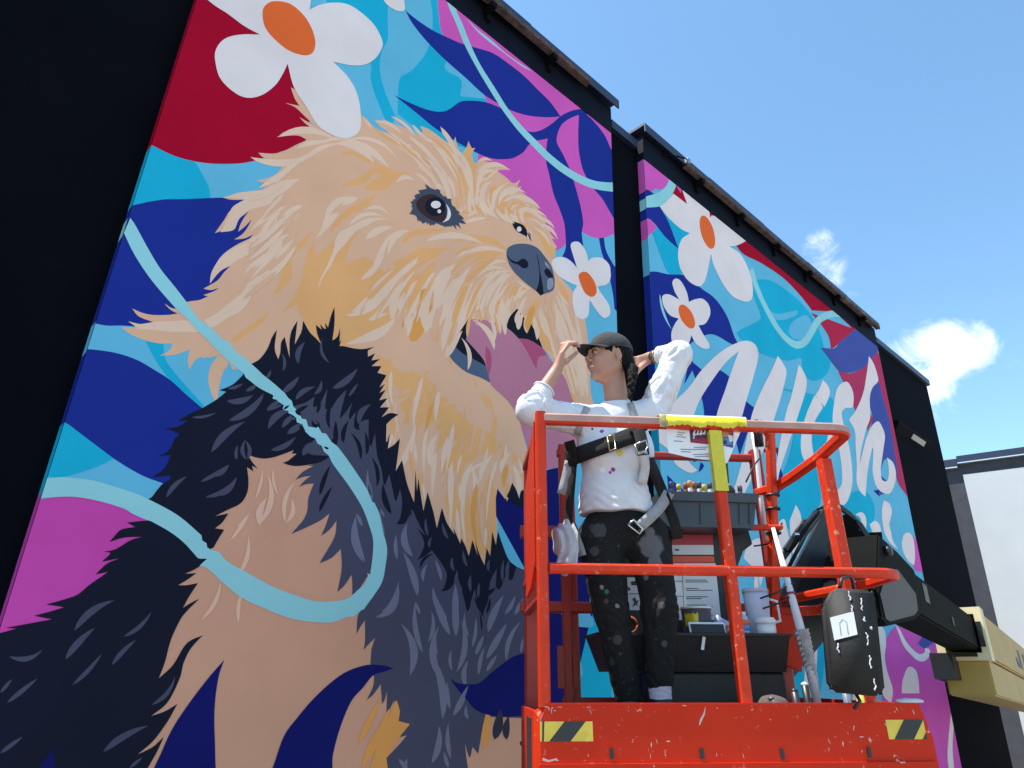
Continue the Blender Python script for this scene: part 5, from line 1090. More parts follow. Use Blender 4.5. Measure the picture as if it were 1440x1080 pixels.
# right hand: fingers over the brim from above, thumb below
BR = H(.150, .030, .036)                                    # near edge of the brim
pe = J(789, 499, .335)
sdv = J(789, 496, .30)-J(787, 500, .37); sdv /= np.linalg.norm(sdv)
fin = []
for i, q in enumerate((-1, -.35, .3, .95)):
    b0 = pe+sdv*q*.026
    k1 = J(791+4.0*i*.7, 483+.6*i, .335)+sdv*q*.020
    k2 = J(800+4*i*.8, 480+1.0*i, .345)+sdv*q*.014
    k3 = J(809+3.*i*.6, 486+.6*i, .350)+sdv*q*.010
    fin.append([k1, k2, k3])
hand(WR, pe, sdv, fin, [J(797, 508, .315), J(811, 496, .345)])
# left hand: folded behind the neck
pl = J(899, 510, .50); sv = J(899, 497, .50)-J(899, 520, .50); sv /= np.linalg.norm(sv)
fl_ = []
for i, q in enumerate((-1, -.35, .3, .95)):
    b0 = pl+sv*q*.024
    fl_.append([b0+np.array([-.028, .006, .002]), b0+np.array([-.048, -.004, .0]), b0+np.array([-.062, -.016, -.002])])
hand(WL, pl, sv, fl_, [J(897, 521, .46), J(893, 529, .45)])
skin = soft('body', body, .0042, [M_skin], per, FEET)
# eyes, teeth, brow
M_eye = mat('eye_white', (.22, .19, .18), .3); M_iris = mat('iris_brown', (.05, .025, .015), .25); M_teeth = mat('teeth', (.75, .72, .66), .3); M_hair = mat('dark_brown_hair', (.0045, .0030, .0026), .75, var=.4, vscale=60, bump=.6, bscale=120, spec=.2)
M_lip = mat('lips', (.42, .13, .12), .4)
loc_h = lambda f, s, u: tuple(H(f, s, u)-FEET)
for sd in (-1, 1):
    e = MB().lathe([(0, -.0096)]+[(.0096*math.cos(a), .0096*math.sin(a)) for a in (-1.2, -.8, -.4, 0, .4, .8, 1.2)]+[(0, .0096)], loc_h(.0865, sd*.031, .004), 14).build('eye', M_eye, per)
    MB().lathe([(0, .0), (.0066, 0), (.0056, .0018), (0, .002)], loc_h(.0955, sd*.0325, .004), 12, Matrix([list(HM[:, 1]), list(HM[:, 2]), list(HM[:, 0])]).transposed()).build('iris', M_iris, e)
    MB().tube([loc_h(.081, sd*.050, .0255), loc_h(.0935, sd*.036, .0325), loc_h(.0985, sd*.016, .0275)], .0028, 8, radii=[.0016, .0034, .0026]).build('eyebrow', M_hair, per)
    MB().tube([loc_h(.081, sd*.046, .0085), loc_h(.0945, sd*.034, .0145), loc_h(.0945, sd*.020, .0085)], .0024, 6).build('eyelash', M_hair, per)
MB().tube([loc_h(.076, .022, -.0565), loc_h(.0885, .012, -.0575), loc_h(.0915, 0, -.058), loc_h(.0885, -.012, -.0575), loc_h(.076, -.022, -.0565)], .0058, 8).build('teeth', M_teeth, per)
MB().tube([loc_h(.0800, .0235, -.0520), loc_h(.0935, .010, -.0500), loc_h(.0965, 0, -.0510), loc_h(.0935, -.010, -.0500), loc_h(.0800, -.0235, -.0520)], .0035, 8, radii=[.0016, .0036, .0036, .0036, .0016]).tube([loc_h(.0800, .0225, -.0580), loc_h(.0920, .010, -.0660), loc_h(.0945, 0, -.0668), loc_h(.0920, -.010, -.0660), loc_h(.0800, -.0225, -.0580)], .0035, 8, radii=[.0016, .004, .0042, .004, .0016]).build('lips', M_lip, per)
# earring
MB().tube([loc_h(-.016+.006*math.cos(a), .0815, -.040+.009*math.sin(a)) for a in [i*.52 for i in range(13)]], .0014, 6).build('earring', mat('gold', (.75, .5, .2), .25, metal=1.), per)
# --- hair with a braid
hair = SDF()
hair.ell(H(-.030, 0, .016), (.088, .0795, .080), HM)
hair.ell(H(.020, .060, .020), (.030, .014, .022), HM, .01).ell(H(.020, -.060, .020), (.030, .014, .022), HM, .01)
hair.ell(H(.055, 0, -.045), (.085, .11, .07), HM, .012, True)
hair.ell(H(.005, .085, -.008), (.026, .022, .042), HM, .008, True).ell(H(.005, -.085, -.008), (.026, .022, .042), HM, .008, True)
hair.cap(H(-.070, .045, -.020), J(889, 522, .37), .032, .024, .02)
bq = [J(889, 520, .37), J(889, 530, .36), J(888, 540, .352), J(886.5, 549, .345), J(886, 556, .342), J(887.5, 564, .338)]; br = [.025, .021, .015, .010, .011, .004]
hair.chain(bq, br, .01)
for i in range(7):
    t = i/6; q = bq[0]*(1-t)+bq[3]*t
    hair.ell(q+np.array([.008*(-1)**i, -.010, 0]), (.017-.008*t, .014, .012), None, .006)
def hairpost(X, d): return d+.0022*np.sin(X@np.array([260, 90, 40], f32))*1+.0012*wob(X, 300, 5)
hair.post = hairpost
soft('hair', hair, .0042, [M_hair], per, FEET)
MB().lathe([(.014, -.004), (.015, 0), (.014, .004)], tuple(J(886.5, 549, .345)-FEET), 12).build('hair_tie', M_haz, per)
# --- cap: crown, brim, seams, button
M_cap2 = mat('faded_black_cap', (.034, .035, .038), .9, var=.25, vscale=22, bump=.5, bscale=140)
crown = SDF(); crown.ell(H(-.012, 0, .040), (.1075, .0865, .094), HM)
crown.ell(H(-.012, 0, .022), (.103, .082, .10), HM, .002, True)
_n = HM@np.array([.10, 0, 1.]); _n /= np.linalg.norm(_n); _p = H(0, 0, .030)
def crownpost(X, d):
    q = (X-_p.astype(f32))@HM.astype(f32)
    ang = np.arctan2(q[..., 1], q[..., 0]+.012)
    seam = np.abs(np.sin(ang*3))
    d = d-.0012*np.exp(-(seam/.05)**2)+.0010*wob(X, 70, 3)
    return np.maximum(d, -((X-_p.astype(f32))@_n.astype(f32)))
crown.post = crownpost
cp_ = soft('cap', crown, .0036, [M_cap2], per, FEET)
vs = []; fs = []; na, ntt = 16, 7
for layer, dz in ((0, .0018), (1, -.0018)):
    for i in range(na+1):
        s_ = -.079+.158*i/na
        f0_ = .092*math.sqrt(max(0, 1-(s_/.0862)**2))-.014
        Lb = .076*math.sqrt(max(0, 1-(s_/.0815)**2))+.004
        for j in range(ntt+1):
            t = j/ntt
            vs.append(loc_h(f0_+Lb*t, s_*(1-.04*t), .042+dz-2.6*s_*s_*(.6+.6*t)-.004*t-.10*(f0_-.06)*0))
A_ = (na+1)*(ntt+1)
ix = lambda l_, i, j: l_*A_+i*(ntt+1)+j
for i in range(na):
    for j in range(ntt):
        fs.append((ix(0, i, j), ix(0, i+1, j), ix(0, i+1, j+1), ix(0, i, j+1))); fs.append((ix(1, i, j), ix(1, i, j+1), ix(1, i+1, j+1), ix(1, i+1, j)))
    fs.append((ix(0, i, ntt), ix(0, i+1, ntt), ix(1, i+1, ntt), ix(1, i, ntt)))
for j in range(ntt): fs.append((ix(0, 0, j), ix(0, 0, j+1), ix(1, 0, j+1), ix(1, 0, j))); fs.append((ix(0, na, j), ix(1, na, j), ix(1, na, j+1), ix(0, na, j+1)))
MB().add(vs, fs, 0, True).build('cap_brim', M_cap2, cp_)
MB().lathe([(0, -.003), (.008, -.003), (.007, .003), (0, .005)], loc_h(-.012, 0, .134), 12).build('cap_button', M_cap2, cp_)
# --- shirt
shirt = SDF()
shirt.cap(SR+np.array([.01, 0, .0]), SLf+np.array([-.01, 0, 0]), .062, .062, .04).ell(J(866, 634, .44), (.170, .108, .17), None, .05).ell(J(864, 700, .44), (.150, .118, .17), None, .05).ell(J(868, 722, .44), (.150, .120, .07), None, .05)
shirt.ell(J(846, 642, .37), (.062, .055, .058), None, .04).ell(J(893, 640, .37), (.062, .055, .058), None, .04)
shirt.cap(SR, ER, .064, .060, .03).cap(ER, ER+(WR-ER)*.50, .058, .044, .03)
shirt.cap(SLf, EL, .072, .056, .03).cap(EL, EL+(WL-EL)*.70, .055, .040, .03)
shirt.cap(J(868, 585, .44), J(866, 566, .43), .075, .060, .03)
hemz = float(J(860, 718, .35)[2])
cr0, crn = ER+(WR-ER)*.50, (WR-ER)/np.linalg.norm(WR-ER); cl0, cln = EL+(WL-EL)*.70, (WL-EL)/np.linalg.norm(WL-EL)
nk0 = J(866, 563, .40); nkn = np.array([-.10, -.35, 1.]); nkn /= np.linalg.norm(nkn)
arms = [(SR, ER), (ER, WR), (SLf, EL), (EL, WL)]
def shirtpost(X, d):
    z = X[..., 2]; x = X[..., 0]
    d = d+.0040*wob(X, 34, 11)+.0022*wob(X, 90, 12)
    d = d+.0022*np.sin(z*150+8*np.sin(x*16)+3*np.sin(x*41))*np.exp(-((z-hemz-.05)/.07)**2)       # folds above the hem
    for (a, b), amp, fr in zip(arms, (.0075, .0085, .0080, .0070), (120, 150, 95, 130)):
        a32, ab = a.astype(f32), (b-a).astype(f32); Lq = float(np.linalg.norm(ab)); t = ((X-a32)@ab)/Lq
        r = np.sqrt(np.maximum(((X-a32)**2).sum(-1)-t*t, 0)); wgt = np.exp(-((r-.05)/.035)**2)*((t > .0) & (t < Lq))
        d = d+amp*wgt*(1-2*np.abs(np.sin(.5*t*fr+2.4*np.sin(X@np.array([30, 45, 20], f32))+1.8*np.sin(X@np.array([-22, 60, 35], f32)))))*(.55+.45*np.sin(t*31+a32[0]*50))
    d = np.maximum(d, hemz-z-.004*np.sin(x*40))
    for p0_, n_ in ((cr0, crn), (cl0, cln)):
        e = (X-p0_.astype(f32))@n_.astype(f32); near = ((X-p0_.astype(f32))**2).sum(-1) < .0065
        d = np.where(near, np.maximum(d, e), d)
    e = (X-nk0.astype(f32))@nkn.astype(f32); near = ((X-nk0.astype(f32))**2).sum(-1) < .022
    return np.where(near, np.maximum(d, e), d)
shirt.post = shirtpost
# --- trousers
pants = SDF()
pants.ell(J(876, 746, .445), (.165, .112, .105), None, .04).ell(J(872, 716, .445), (.125, .09, .06), None, .04)
pants.chain([HIPR, KR, AR+np.array([0, 0, .0])], [.094, .064, .050], .035).chain([HIPL+np.array([.006, 0, 0]), KL, AL+np.array([0, 0, .05])], [.096, .066, .047], .035)
az_ = float(AL[2])+.035
def pantpost(X, d):
    z = X[..., 2]
    d = d+.0035*wob(X, 40, 21)+.0020*wob(X, 100, 22)
    d = d+.0030*(1-2*np.abs(np.sin(z*38+5*np.sin(X[..., 0]*26+z*9)+4*np.sin(X[..., 1]*24-z*13))))*(.35+np.exp(-((z-float(KR[2]))/.09)**2)+np.exp(-((z-az_-.05)/.07)**2))
    return np.maximum(d, np.where(X[..., 0] > float(AR[0]+AL[0])/2, az_, az_-.05)-z-.006*np.sin(X[..., 0]*45))
pants.post = pantpost
trunk = SDF(); trunk.p = shirt.p+pants.p
def skin_pt(px, py, lift_=.010, dmax=.50):
    o = np.array(tolocal(CAM)); dr = np.array(LI.to_3x3()@ray(px, py)); dr /= np.linalg.norm(dr)
    t = 2.0; best = (1, t)
    for _ in range(70):
        q = o+dr*t; d = float(trunk.at(q[None])[0])
        if d < best[0]: best = (d, t)
        if d < lift_: return q
        t += max(.6*(d-lift_), .002)
        if t > 3.4: break
    return o+dr*best[1]
sp = lambda px, py, d: tuple(skin_pt(px, py, .002)-FEET)
M_shirt = spotted('white_shirt', (.70, .69, .72), .85, [(sp(846, 606, .33), .012, (.35, .05, .4)), (sp(862, 660, .32), .010, (.35, .03, .30)), (sp(858, 664, .32), .008, (.35, .03, .30)), (sp(848, 661, .32), .012, (.80, .82, .84)), (sp(872, 637, .33), .016, (.75, .65, .12)), (sp(833, 603, .33), .007, (.1, .1, .12)), (sp(906, 650, .34), .006, (.2, .2, .2))], None, bump=.25)
soft('shirt', shirt, .0046, [M_shirt], per, FEET)
# collar rib and rolled cuff
def ring(c, n_, r, rr, name, m, k=20, sq=1.0):
    n_ = Vector(n_).normalized(); a = n_.orthogonal().normalized(); b = n_.cross(a)
    pts = [Vector(c)+(a*math.cos(t)+b*math.sin(t)*sq)*r for t in [2*math.pi*i/k for i in range(k+1)]]
    return MB().tube(pts, rr, 8).build(name, m, per)
ring(cr0-FEET, crn, .0465, .0042, 'cuff', M_shirt)
M_pants = spotted('black_trousers', (.0042, .0040, .0045), .9, [(sp(916, 768, .34), .052, (.12, .11, .125)), (sp(914, 748, .34), .022, (.11, .11, .12)), (sp(922, 790, .33), .030, (.12, .11, .125)), (sp(908, 812, .33), .012, (.1, .095, .1)), (sp(832, 740, .33), .016, (.035, .033, .036)), (sp(838, 752, .33), .012, (.03, .03, .033)), (sp(853, 832, .32), .009, (.02, .16, .10)), (sp(846, 826, .32), .009, (.25, .22, .2)), (sp(868, 852, .32), .010, (.2, .19, .2)), (sp(852, 845, .33), .010, (.08, .05, .05)), (sp(847, 930, .36), .008, (.12, .12, .12)), (sp(904, 922, .36), .006, (.5, .4, .03)), (sp(909, 940, .36), .007, (.4, .05, .03)), (sp(860, 930, .36), .016, (.03, .028, .03)), (sp(842, 745, .33), .030, (.055, .052, .058)), (sp(836, 775, .33), .020, (.05, .048, .05)), (sp(930, 850, .33), .016, (.06, .055, .06)), (sp(868, 900, .33), .018, (.05, .046, .046)), (sp(935, 905, .36), .012, (.07, .06, .06))], (.09, .085, .095), .37, 60., bump=.3)
soft('trousers', pants, .0058, [M_pants], per, FEET)
# --- socks and boots
M_sock = mat('pale_sock', (.60, .52, .62), .9, bump=.4, bscale=200); M_boot = mat('black_boot', (.012, .012, .013), .5, bump=.2)
for A__, tw in ((AR, -.02), (AL, .012)):
    sk = SDF(); sk.cap(A__+np.array([0, 0, .05]), A__+np.array([0, 0, -.04]), .044, .040, .01)
    sk.post = lambda X, d: d+.0016*np.sin(X[..., 2]*330+2*np.sin(X[..., 0]*60))
    if A__ is AL: soft('sock', sk, .005, [M_sock], per, FEET)
    bt = SDF(); fz = FEET[2]
    bt.cap(A__+np.array([0, 0, -.030]), np.array([A__[0], A__[1]+.01, fz+.05]), .050, .046, .02).cap(np.array([A__[0]+tw*.5, A__[1], fz+.045]), np.array([A__[0]+tw*2.2, A__[1]-.155, fz+.035]), .044, .036, .03)
    bt.post = lambda X, d: np.maximum(d, (fz+.004)-X[..., 2])
    b_ = soft('boot', bt, .006, [M_boot], per, FEET)
# --- safety harness, laid on the clothes
def strap(px, wpx, name, m, th=.003, lift_=.010, parent=per, n=3):
    pts = []
    for i in range(len(px)-1):
        for j in range(n): t = j/n; pts.append((px[i][0]*(1-t)+px[i+1][0]*t, px[i][1]*(1-t)+px[i+1][1]*t))
    pts.append(px[-1]); k = len(pts); vs = []; fs = []
    for i in range(k):
        a, b = pts[max(i-1, 0)], pts[min(i+1, k-1)]; L_ = math.dist(a, b); nx, ny = -(b[1]-a[1])/L_, (b[0]-a[0])/L_
        for q in (-1, 0, 1): vs.append(skin_pt(pts[i][0]+nx*wpx/2*q, pts[i][1]+ny*wpx/2*q, lift_)-FEET)
    # lift the middle a little and keep the band from creasing
    arr = np.array(vs).reshape(k, 3, 3); sm_ = arr.copy()
    for _ in range(2): sm_[1:-1] = (sm_[:-2]+2*sm_[1:-1]+sm_[2:])/4
    fr = sm_.reshape(-1, 3); vdir = np.array(tolocal(CAM))-FEET
    nv = vdir-fr; nv /= np.linalg.norm(nv, axis=1)[:, None]
    top_, bot_ = fr+nv*th, fr-nv*.006
    M_ = 3*k; vs = [tuple(v) for v in top_]+[tuple(v) for v in bot_]
    for i in range(k-1):
        for q in (0, 1):
            a = i*3+q; fs += [(a, a+1, a+4, a+3), (M_+a, M_+a+3, M_+a+4, M_+a+1)]
        for q in (0, 2): a = i*3+q; fs.append((a, a+3, M_+a+3, M_+a))
    for i in (0, k-1):
        for q in (0, 1): a = i*3+q; fs.append((a, M_+a, M_+a+1, a+1))
    return MB().add(vs, fs, 0, True).build(name, m, parent)
M_web = mat('dark_webbing', (.008, .0055, .0045), .85, var=.2, vscale=40, bump=.6, bscale=250); M_webg = mat('grey_webbing', (.36, .36, .37), .8, var=.12, vscale=30, bump=.6, bscale=250); M_pad = mat('pale_pad', (.55, .55, .55), .7, var=.1, vscale=30)
M_brass = mat('brass', (.55, .42, .22), .3, metal=1.)
cs = strap([(797, 646), (806, 643), (820, 637), (840, 630), (860, 623), (882, 615), (905, 606)], 23, 'chest_strap', M_web, .005, .012)
strap([(800, 620), (806, 640), (804, 655)], 15, 'harness_pad', M_web, .006, .016)
strap([(886, 603), (898, 606), (909, 600)], 10, 'harness_strap', M_web, .006, .018)
strap([(897, 600), (903, 622), (905, 640)], 17, 'harness_pad', M_web, .006, .018)
strap([(903, 634), (909, 655), (903, 680)], 13, 'webbing_flap', M_pad, .004, .020)
strap([(912, 645), (925, 675), (938, 708), (949, 735), (953, 758)], 15, 'harness_strap', M_web, .004, .012)
gw = strap([(941, 692), (930, 712), (915, 727), (899, 741)], 16, 'hip_strap', M_webg, .004, .020)
strap([(806, 652), (803, 690), (799, 730), (800, 770)], 11, 'harness_strap', M_web, .004, .012)
strap([(800, 648), (796, 670), (789, 695)], 12, 'webbing_flap', M_webg, .004, .014)
strap([(826, 572), (818, 590), (812, 612)], 9, 'harness_strap', M_webg, .003, .008)
strap([(886, 566), (893, 585), (898, 602)], 9, 'harness_strap', M_webg, .003, .008)
strap([(800, 738), (812, 762), (818, 782)], 14, 'hip_strap', M_webg, .004, .016)
def frame_px(q, name, m, dep_off=.0, r=.0035, lift_=.022):
    pts = [Vector(skin_pt(*p, lift_)-FEET) for p in q]; pts.append(pts[0]); return MB().tube(pts, r, 6, sm=True).build(name, m, per)
frame_px([(854, 614), (863, 611), (866, 631), (857, 634)], 'buckle', M_brass, lift_=.026)
frame_px([(893, 625), (908, 619), (911, 628), (907, 635), (896, 636)], 'ring', M_chrome, lift_=.032)
frame_px([(883, 738), (891, 731), (904, 744), (899, 751)], 'buckle', M_chrome, r=.005, lift_=.030)
frame_px([(886, 739), (891, 734), (901, 744), (897, 748)], 'buckle_slot', M_haz, r=.004, lift_=.029)
# bracelets on the raised wrist
M_bead = mat('bracelet_brown', (.16, .11, .06), .5, var=.5, vscale=90); 
for i, m in enumerate((M_bead, M_brass, M_bead, M_haz)):
    t = .73+.06*i; ring(EL+(WL-EL)*t-FEET, WL-EL, .033-.0015*i, .0035, 'bracelet', m)
# ------------------------------------------------------------------ things carried on the platform
def item(name, label, cat, at, group=None):
    o = empty(name); o.matrix_world = LM @ Matrix.Translation(Vector(at)); tag(o, label, cat, group); o['_o'] = 0; del o['_o']; return o
def ipart(mb, name, m, parent, at):
    mb.v = [tuple(Vector(v)-Vector(at)) for v in mb.v]; return mb.build(name, m, parent)
# grey rag hanging at her hip
M_rag = mat('rag_cloth', (.52, .50, .55), .9, var=.12, vscale=20, bump=.4, bscale=120)
a0 = J(796, 738, .38); rag = SDF()
rag.chain([J(798, 735, .38), J(789, 752, .37), J(785, 770, .37)], [.012, .030, .022], .02).chain([J(796, 742, .37), J(797, 770, .36), J(793, 798, .36)], [.016, .026, .030], .02).cap(J(802, 752, .36), J(806, 790, .36), .014, .022, .02)
rag.post = lambda X, d: d+.006*np.sin(X@np.array([170, 60, 12], f32)+2*np.sin(X[..., 2]*30))+.003*wob(X, 90, 4)
rr = item('rag', 'crumpled pale grey rag tucked into the harness at her hip', 'rag', a0)
soft('cloth', rag, .005, [M_rag], rr, a0)
# taped sheet behind the front rail with the design print-out
pa = (.66, .035, .90)
sh = item('printed_sheet', 'white printed sheet with two colour pictures taped under the front top rail', 'paper', pa)
M_paper = mat('paper', (.76, .76, .80), .8, var=.03, vscale=6)
def sheet(pts, dep0, name, m, parent, nx=8, th=.0):
    """a slightly buckled sheet through four pixel corners (tl, tr, br, bl)"""
    c = [np.array(loc(px, py, .035)) for px, py in pts]; vs = []; fs = []
    for j in range(nx+1):
        for i in range(nx+1):
            u, v = i/nx, j/nx; q = (c[0]*(1-u)+c[1]*u)*(1-v)+(c[3]*(1-u)+c[2]*u)*v
            bk = .006*math.sin(q[0]*34)+.005*math.sin(q[0]*11+q[2]*25)
            vs.append((q[0]-pa[0], .035+bk+dep0-pa[1], q[2]-pa[2]))
    for j in range(nx):
        for i in range(nx): a = j*(nx+1)+i; fs.append((a, a+1, a+nx+2, a+nx+1))
    return MB().add(vs, fs).build(name, m, parent, fix=False)
sheet([(935, 594), (1047, 597), (1022, 652), (940, 637)], 0, 'paper', M_paper, sh)
M_pr = [mat('print_'+n, c, .6) for n, c in (('plum', (.07, .02, .08)), ('red', (.30, .015, .04)), ('violet', (.10, .05, .22)), ('tan', (.45, .25, .14)), ('blue', (.06, .25, .5)), ('white', (.7, .7, .72)), ('rose', (.5, .1, .2)), ('grey', (.22, .2, .26)), ('teal', (.05, .18, .25)))]
sheet([(969, 599), (995, 599), (996, 626), (971, 622)], -.0012, 'picture', M_pr[0], sh, 6); sheet([(975, 617), (995.5, 617.5), (996, 626), (971, 622)], -.0018, 'picture', M_pr[1], sh, 4); sheet([(974, 603), (990, 601), (990, 604), (976, 607)], -.0018, 'picture', M_pr[8], sh, 3)
for q in ([(974, 610), (977, 603), (979, 603), (976, 613)], [(979, 612), (981, 604), (983, 604), (981, 612)], [(983, 612), (985, 604), (987, 604), (986, 613)], [(988, 612), (990, 605), (991.5, 605), (991, 612)], [(974, 611), (991, 609), (991, 611), (974, 613)], [(975, 614), (977, 612), (976, 617), (974, 617)]):
    sheet(q, -.0026, 'print_lettering', M_pr[5], sh, 2)
sheet([(1010, 599), (1033, 599), (1031, 630), (1013, 627)], -.0012, 'picture', M_pr[2], sh, 6); sheet([(1012, 602), (1024, 600), (1026, 614), (1013, 616)], -.0018, 'picture', M_pr[3], sh, 4)
sheet([(1014, 618), (1026, 615), (1030, 625), (1015, 627)], -.0019, 'picture', M_pr[4], sh, 4); sheet([(1024, 611), (1031, 612), (1031, 620), (1026, 622)], -.0022, 'picture', M_pr[5], sh, 3); sheet([(1018, 601), (1030, 600), (1031, 608), (1026, 610)], -.0023, 'picture', M_pr[6], sh, 3); sheet([(1015, 621), (1021, 619), (1022, 625), (1016, 626)], -.0025, 'picture', M_pr[0], sh, 3)
for (x0, x1, y) in ((946, 964, 602), (952, 963, 608), (952, 960, 611), (950, 965, 614), (947, 960, 620), (976, 994, 628.5), (957, 992, 631), (958, 972, 634), (975, 996, 638), (978, 1000, 641)):
    sheet([(x0, y), (x1, y+.6), (x1, y+1.7), (x0, y+1.1)], -.0012, 'print_line', M_pr[7], sh, 3)
# yellow tape round the rail and down the middle post, over a torn white strip
M_tape = mat('yellow_tape', (.64, .52, .010), .42, var=.08, vscale=14, bump=.5, bscale=30, coat=.3); M_tapew = mat('white_tape', (.75, .73, .68), .5, var=.1, vscale=20, bump=.5, bscale=40)
ta = (.66, 0, TZ)
tp = item('yellow_tape', 'bright yellow adhesive tape wrapped round the top rail and middle post', 'tape', ta)
def wrap(x0, x1, grow, name, m, wav, z0=-.027, z1=.026, n=26, seed=1):
    rnd = random.Random(seed); vs = []; fs = []
    prof0 = [(-.004, z0), (-.0055, -.012), (-.0055, .018), (.004, z1), (.040, z1)]
    for i in range(n+1):
        x = x0+(x1-x0)*i/n
        for k, (y, z) in enumerate(prof0):
            w1 = math.sin(x*55+seed)*.5+rnd.uniform(-.5, .5)
            vs.append((x-ta[0], y-grow+.0012*w1-.0005*k, z+(wav*w1 if k == 0 else .0006*w1)))
    for i in range(n):
        for k in range(len(prof0)-1): a = i*len(prof0)+k; fs.append((a, a+1, a+len(prof0)+1, a+len(prof0)))
    return MB().add(vs, fs, 0, True).build(name, m, tp, fix=False)
wrap(.474, .815, .0010, 'tape_strip', M_tapew, .004, -.010, .0275, seed=5); wrap(.500, .800, .0030, 'tape_strip', M_tape, .009, -.018, .010, n=40, seed=2); wrap(.690, .812, .0042, 'tape_strip', M_tape, .008, -.015, .006, seed=3); wrap(.474, .505, .0028, 'tape_strip', mat('old_tape', (.42, .33, .13), .5, var=.5, vscale=40), .002, -.026, .0265, seed=8)
mb = MB(); n = 14
vs = []; fs = []
for i in range(n+1):
    z = TZ-.030-.235*i/n; w1 = .0008*math.sin(i*1.7); e = .016 if i == n else .024
    for x, y in ((.690-.0245, .028), (.690-.0235, .0030), (.690, .0018+w1), (.690+.0245, .0030), (.690+.0245, .030)): vs.append((x-ta[0], y-ta[1]-.0008, z-ta[2]))
for i in range(n):
    for k in range(4): a = i*5+k; fs.append((a, a+1, a+6, a+5))
mb.add(vs, fs, 0, False).build('tape_strip', M_tape, tp, fix=False)
# containers standing on the bin
def stand(px, py, dep): p = loc(px, py, dep); return Vector((p.x, dep, .2435))
def lathe_item(o, prof, name, m, parent=None, n=22, off=(0, 0, 0)): return MB().lathe(prof, off, n).build(name, m, parent or o)
b = stand(982, 893, .56); o = item('paint_pail', 'small grey paint pail with a yellow band on the bin lid', 'pail', b)
lathe_item(o, [(.0, 0), (.050, 0), (.056, .01), (.062, .10), (.066, .10), (.066, .106), (.060, .106), (.052, .015), (0, .012)], 'pail', mat('pail_grey', (.13, .14, .19), .4), o)
MB().add([(-.0605*math.cos(a), -.0605*math.sin(a), z) for z in (.03, .098) for a in (.35, .6, .85, 1.1, 1.35)], [(i, i+1, i+6, i+5) for i in range(4)], 0, True).build('band', M_tape, o)
lathe_item(o, [(.0665, .099), (.069, .103), (.0665, .107)], 'rim', M_tapew, o)
b = loc(995, 893, .475); o = item('tablet', 'black tablet with a white edge leaning on the bin front', 'tablet', (b.x, .475, .2435))
MB().box((0, 0, .022), (.15, .008, .044), Matrix.Rotation(-.3, 3, 'X'), bev=.004).build('case', M_white, o); MB().box((.001, -.0065, .0175), (.138, .006, .036), Matrix.Rotation(-.3, 3, 'X'), bev=.002).build('screen', M_haz, o)
b = stand(1070, 893, .62); o = item('tumbler', 'tall pale tumbler with clear lid and straw at the back of the bin', 'tumbler', b)
lathe_item(o, [(0, 0), (.042, 0), (.044, .01), (.052, .125), (.054, .178), (.0, .178)], 'cup', mat('tumbler_lilac', (.55, .55, .68), .35, var=.05), o); lathe_item(o, [(.056, .176), (.057, .186), (.053, .192), (0, .194)], 'lid', mat('clear_lid', (.45, .47, .55), .15), o)
MB().tube([(.022, 0, .19), (.030, 0, .262)], .0045, 8).build('straw', M_white, o); 
MB().tube([(.050, -.01, .15), (.085, -.015, .14), (.088, -.015, .06), (.048, -.01, .05)], .006, 8).build('handle', M_white, o)
b = stand(1079, 893, .50); o = item('jar', 'squat white jar with ribbed lid on the right end of the bin', 'jar', b)
lathe_item(o, [(0, 0), (.036, 0), (.038, .004), (.038, .038), (0, .038)], 'jar_body', M_white, o); lathe_item(o, [(.034, .038), (.042, .040), (.042, .052), (.038, .058), (.034, .064), (0, .064)], 'jar_lid', M_white, o)
b = stand(1049, 893, .50); o = item('bottle', 'small printed plastic bottle with orange and blue label beside the white jar', 'bottle', b)
lathe_item(o, [(0, 0), (.019, 0), (.020, .01), (.020, .055), (.012, .07), (.008, .074), (0, .074)], 'bottle_body', mat('bottle_clear', (.35, .45, .65), .2), o); lathe_item(o, [(.0205, .012), (.0205, .034)], 'label', mat('label_blue', (.05, .25, .6), .4), o); lathe_item(o, [(.0206, .034), (.0206, .054)], 'label', mat('label_orange', (.65, .16, .03), .4), o); lathe_item(o, [(0, .072), (.010, .073), (.010, .086), (0, .087)], 'bottle_cap', M_white, o)
M_bag = mat('clear_bag', (.42, .42, .58), .3, bump=.6, bscale=60, var=.2)
b = stand(1018, 893, .56); bag = SDF(); bb = np.array(b)
bag.ell(bb+np.array([0, 0, .028]), (.045, .035, .032)).ell(bb+np.array([.035, 0, .022]), (.03, .03, .026)).cap(bb+np.array([-.015, 0, .04]), bb+np.array([-.02, 0, .075]), .018, .006, .02)
bag.post = lambda X, d: np.maximum(d+.004*wob(X, 140, 6), float(b.z)+.0005-X[..., 2])
o = item('plastic_bag', 'crumpled clear plastic bag of small snacks between pail and bottle', 'bag', b); soft('bag', bag, .004, [M_bag], o, np.array(b)); 
for i in range(7): MB().lathe([(0, -.008), (.008, -.003), (.008, .003), (0, .008)], (-.0+.011*i-.015, -.036+.004*(i % 2), .014+.008*(i % 3)), 8).build('snack', mat('snack_orange', (.6, .2, .05), .6) if i == 0 else bpy.data.materials['snack_orange'], o)
b = stand(885, 893, .60); o = item('orange_cord_roll', 'small roll of orange cord lying on the bin behind her legs', 'cord', b)
for i in range(5): MB().tube([((.030+.004*(i % 2))*math.cos(a), .010*(i-2), .036+(.030+.003*(i % 2))*math.sin(a)) for a in [k*.45 for k in range(15)]], .006, 7).build('loop', mat('cord_orange', (.45, .10, .03), .6) if i == 0 else bpy.data.materials['cord_orange'], o)
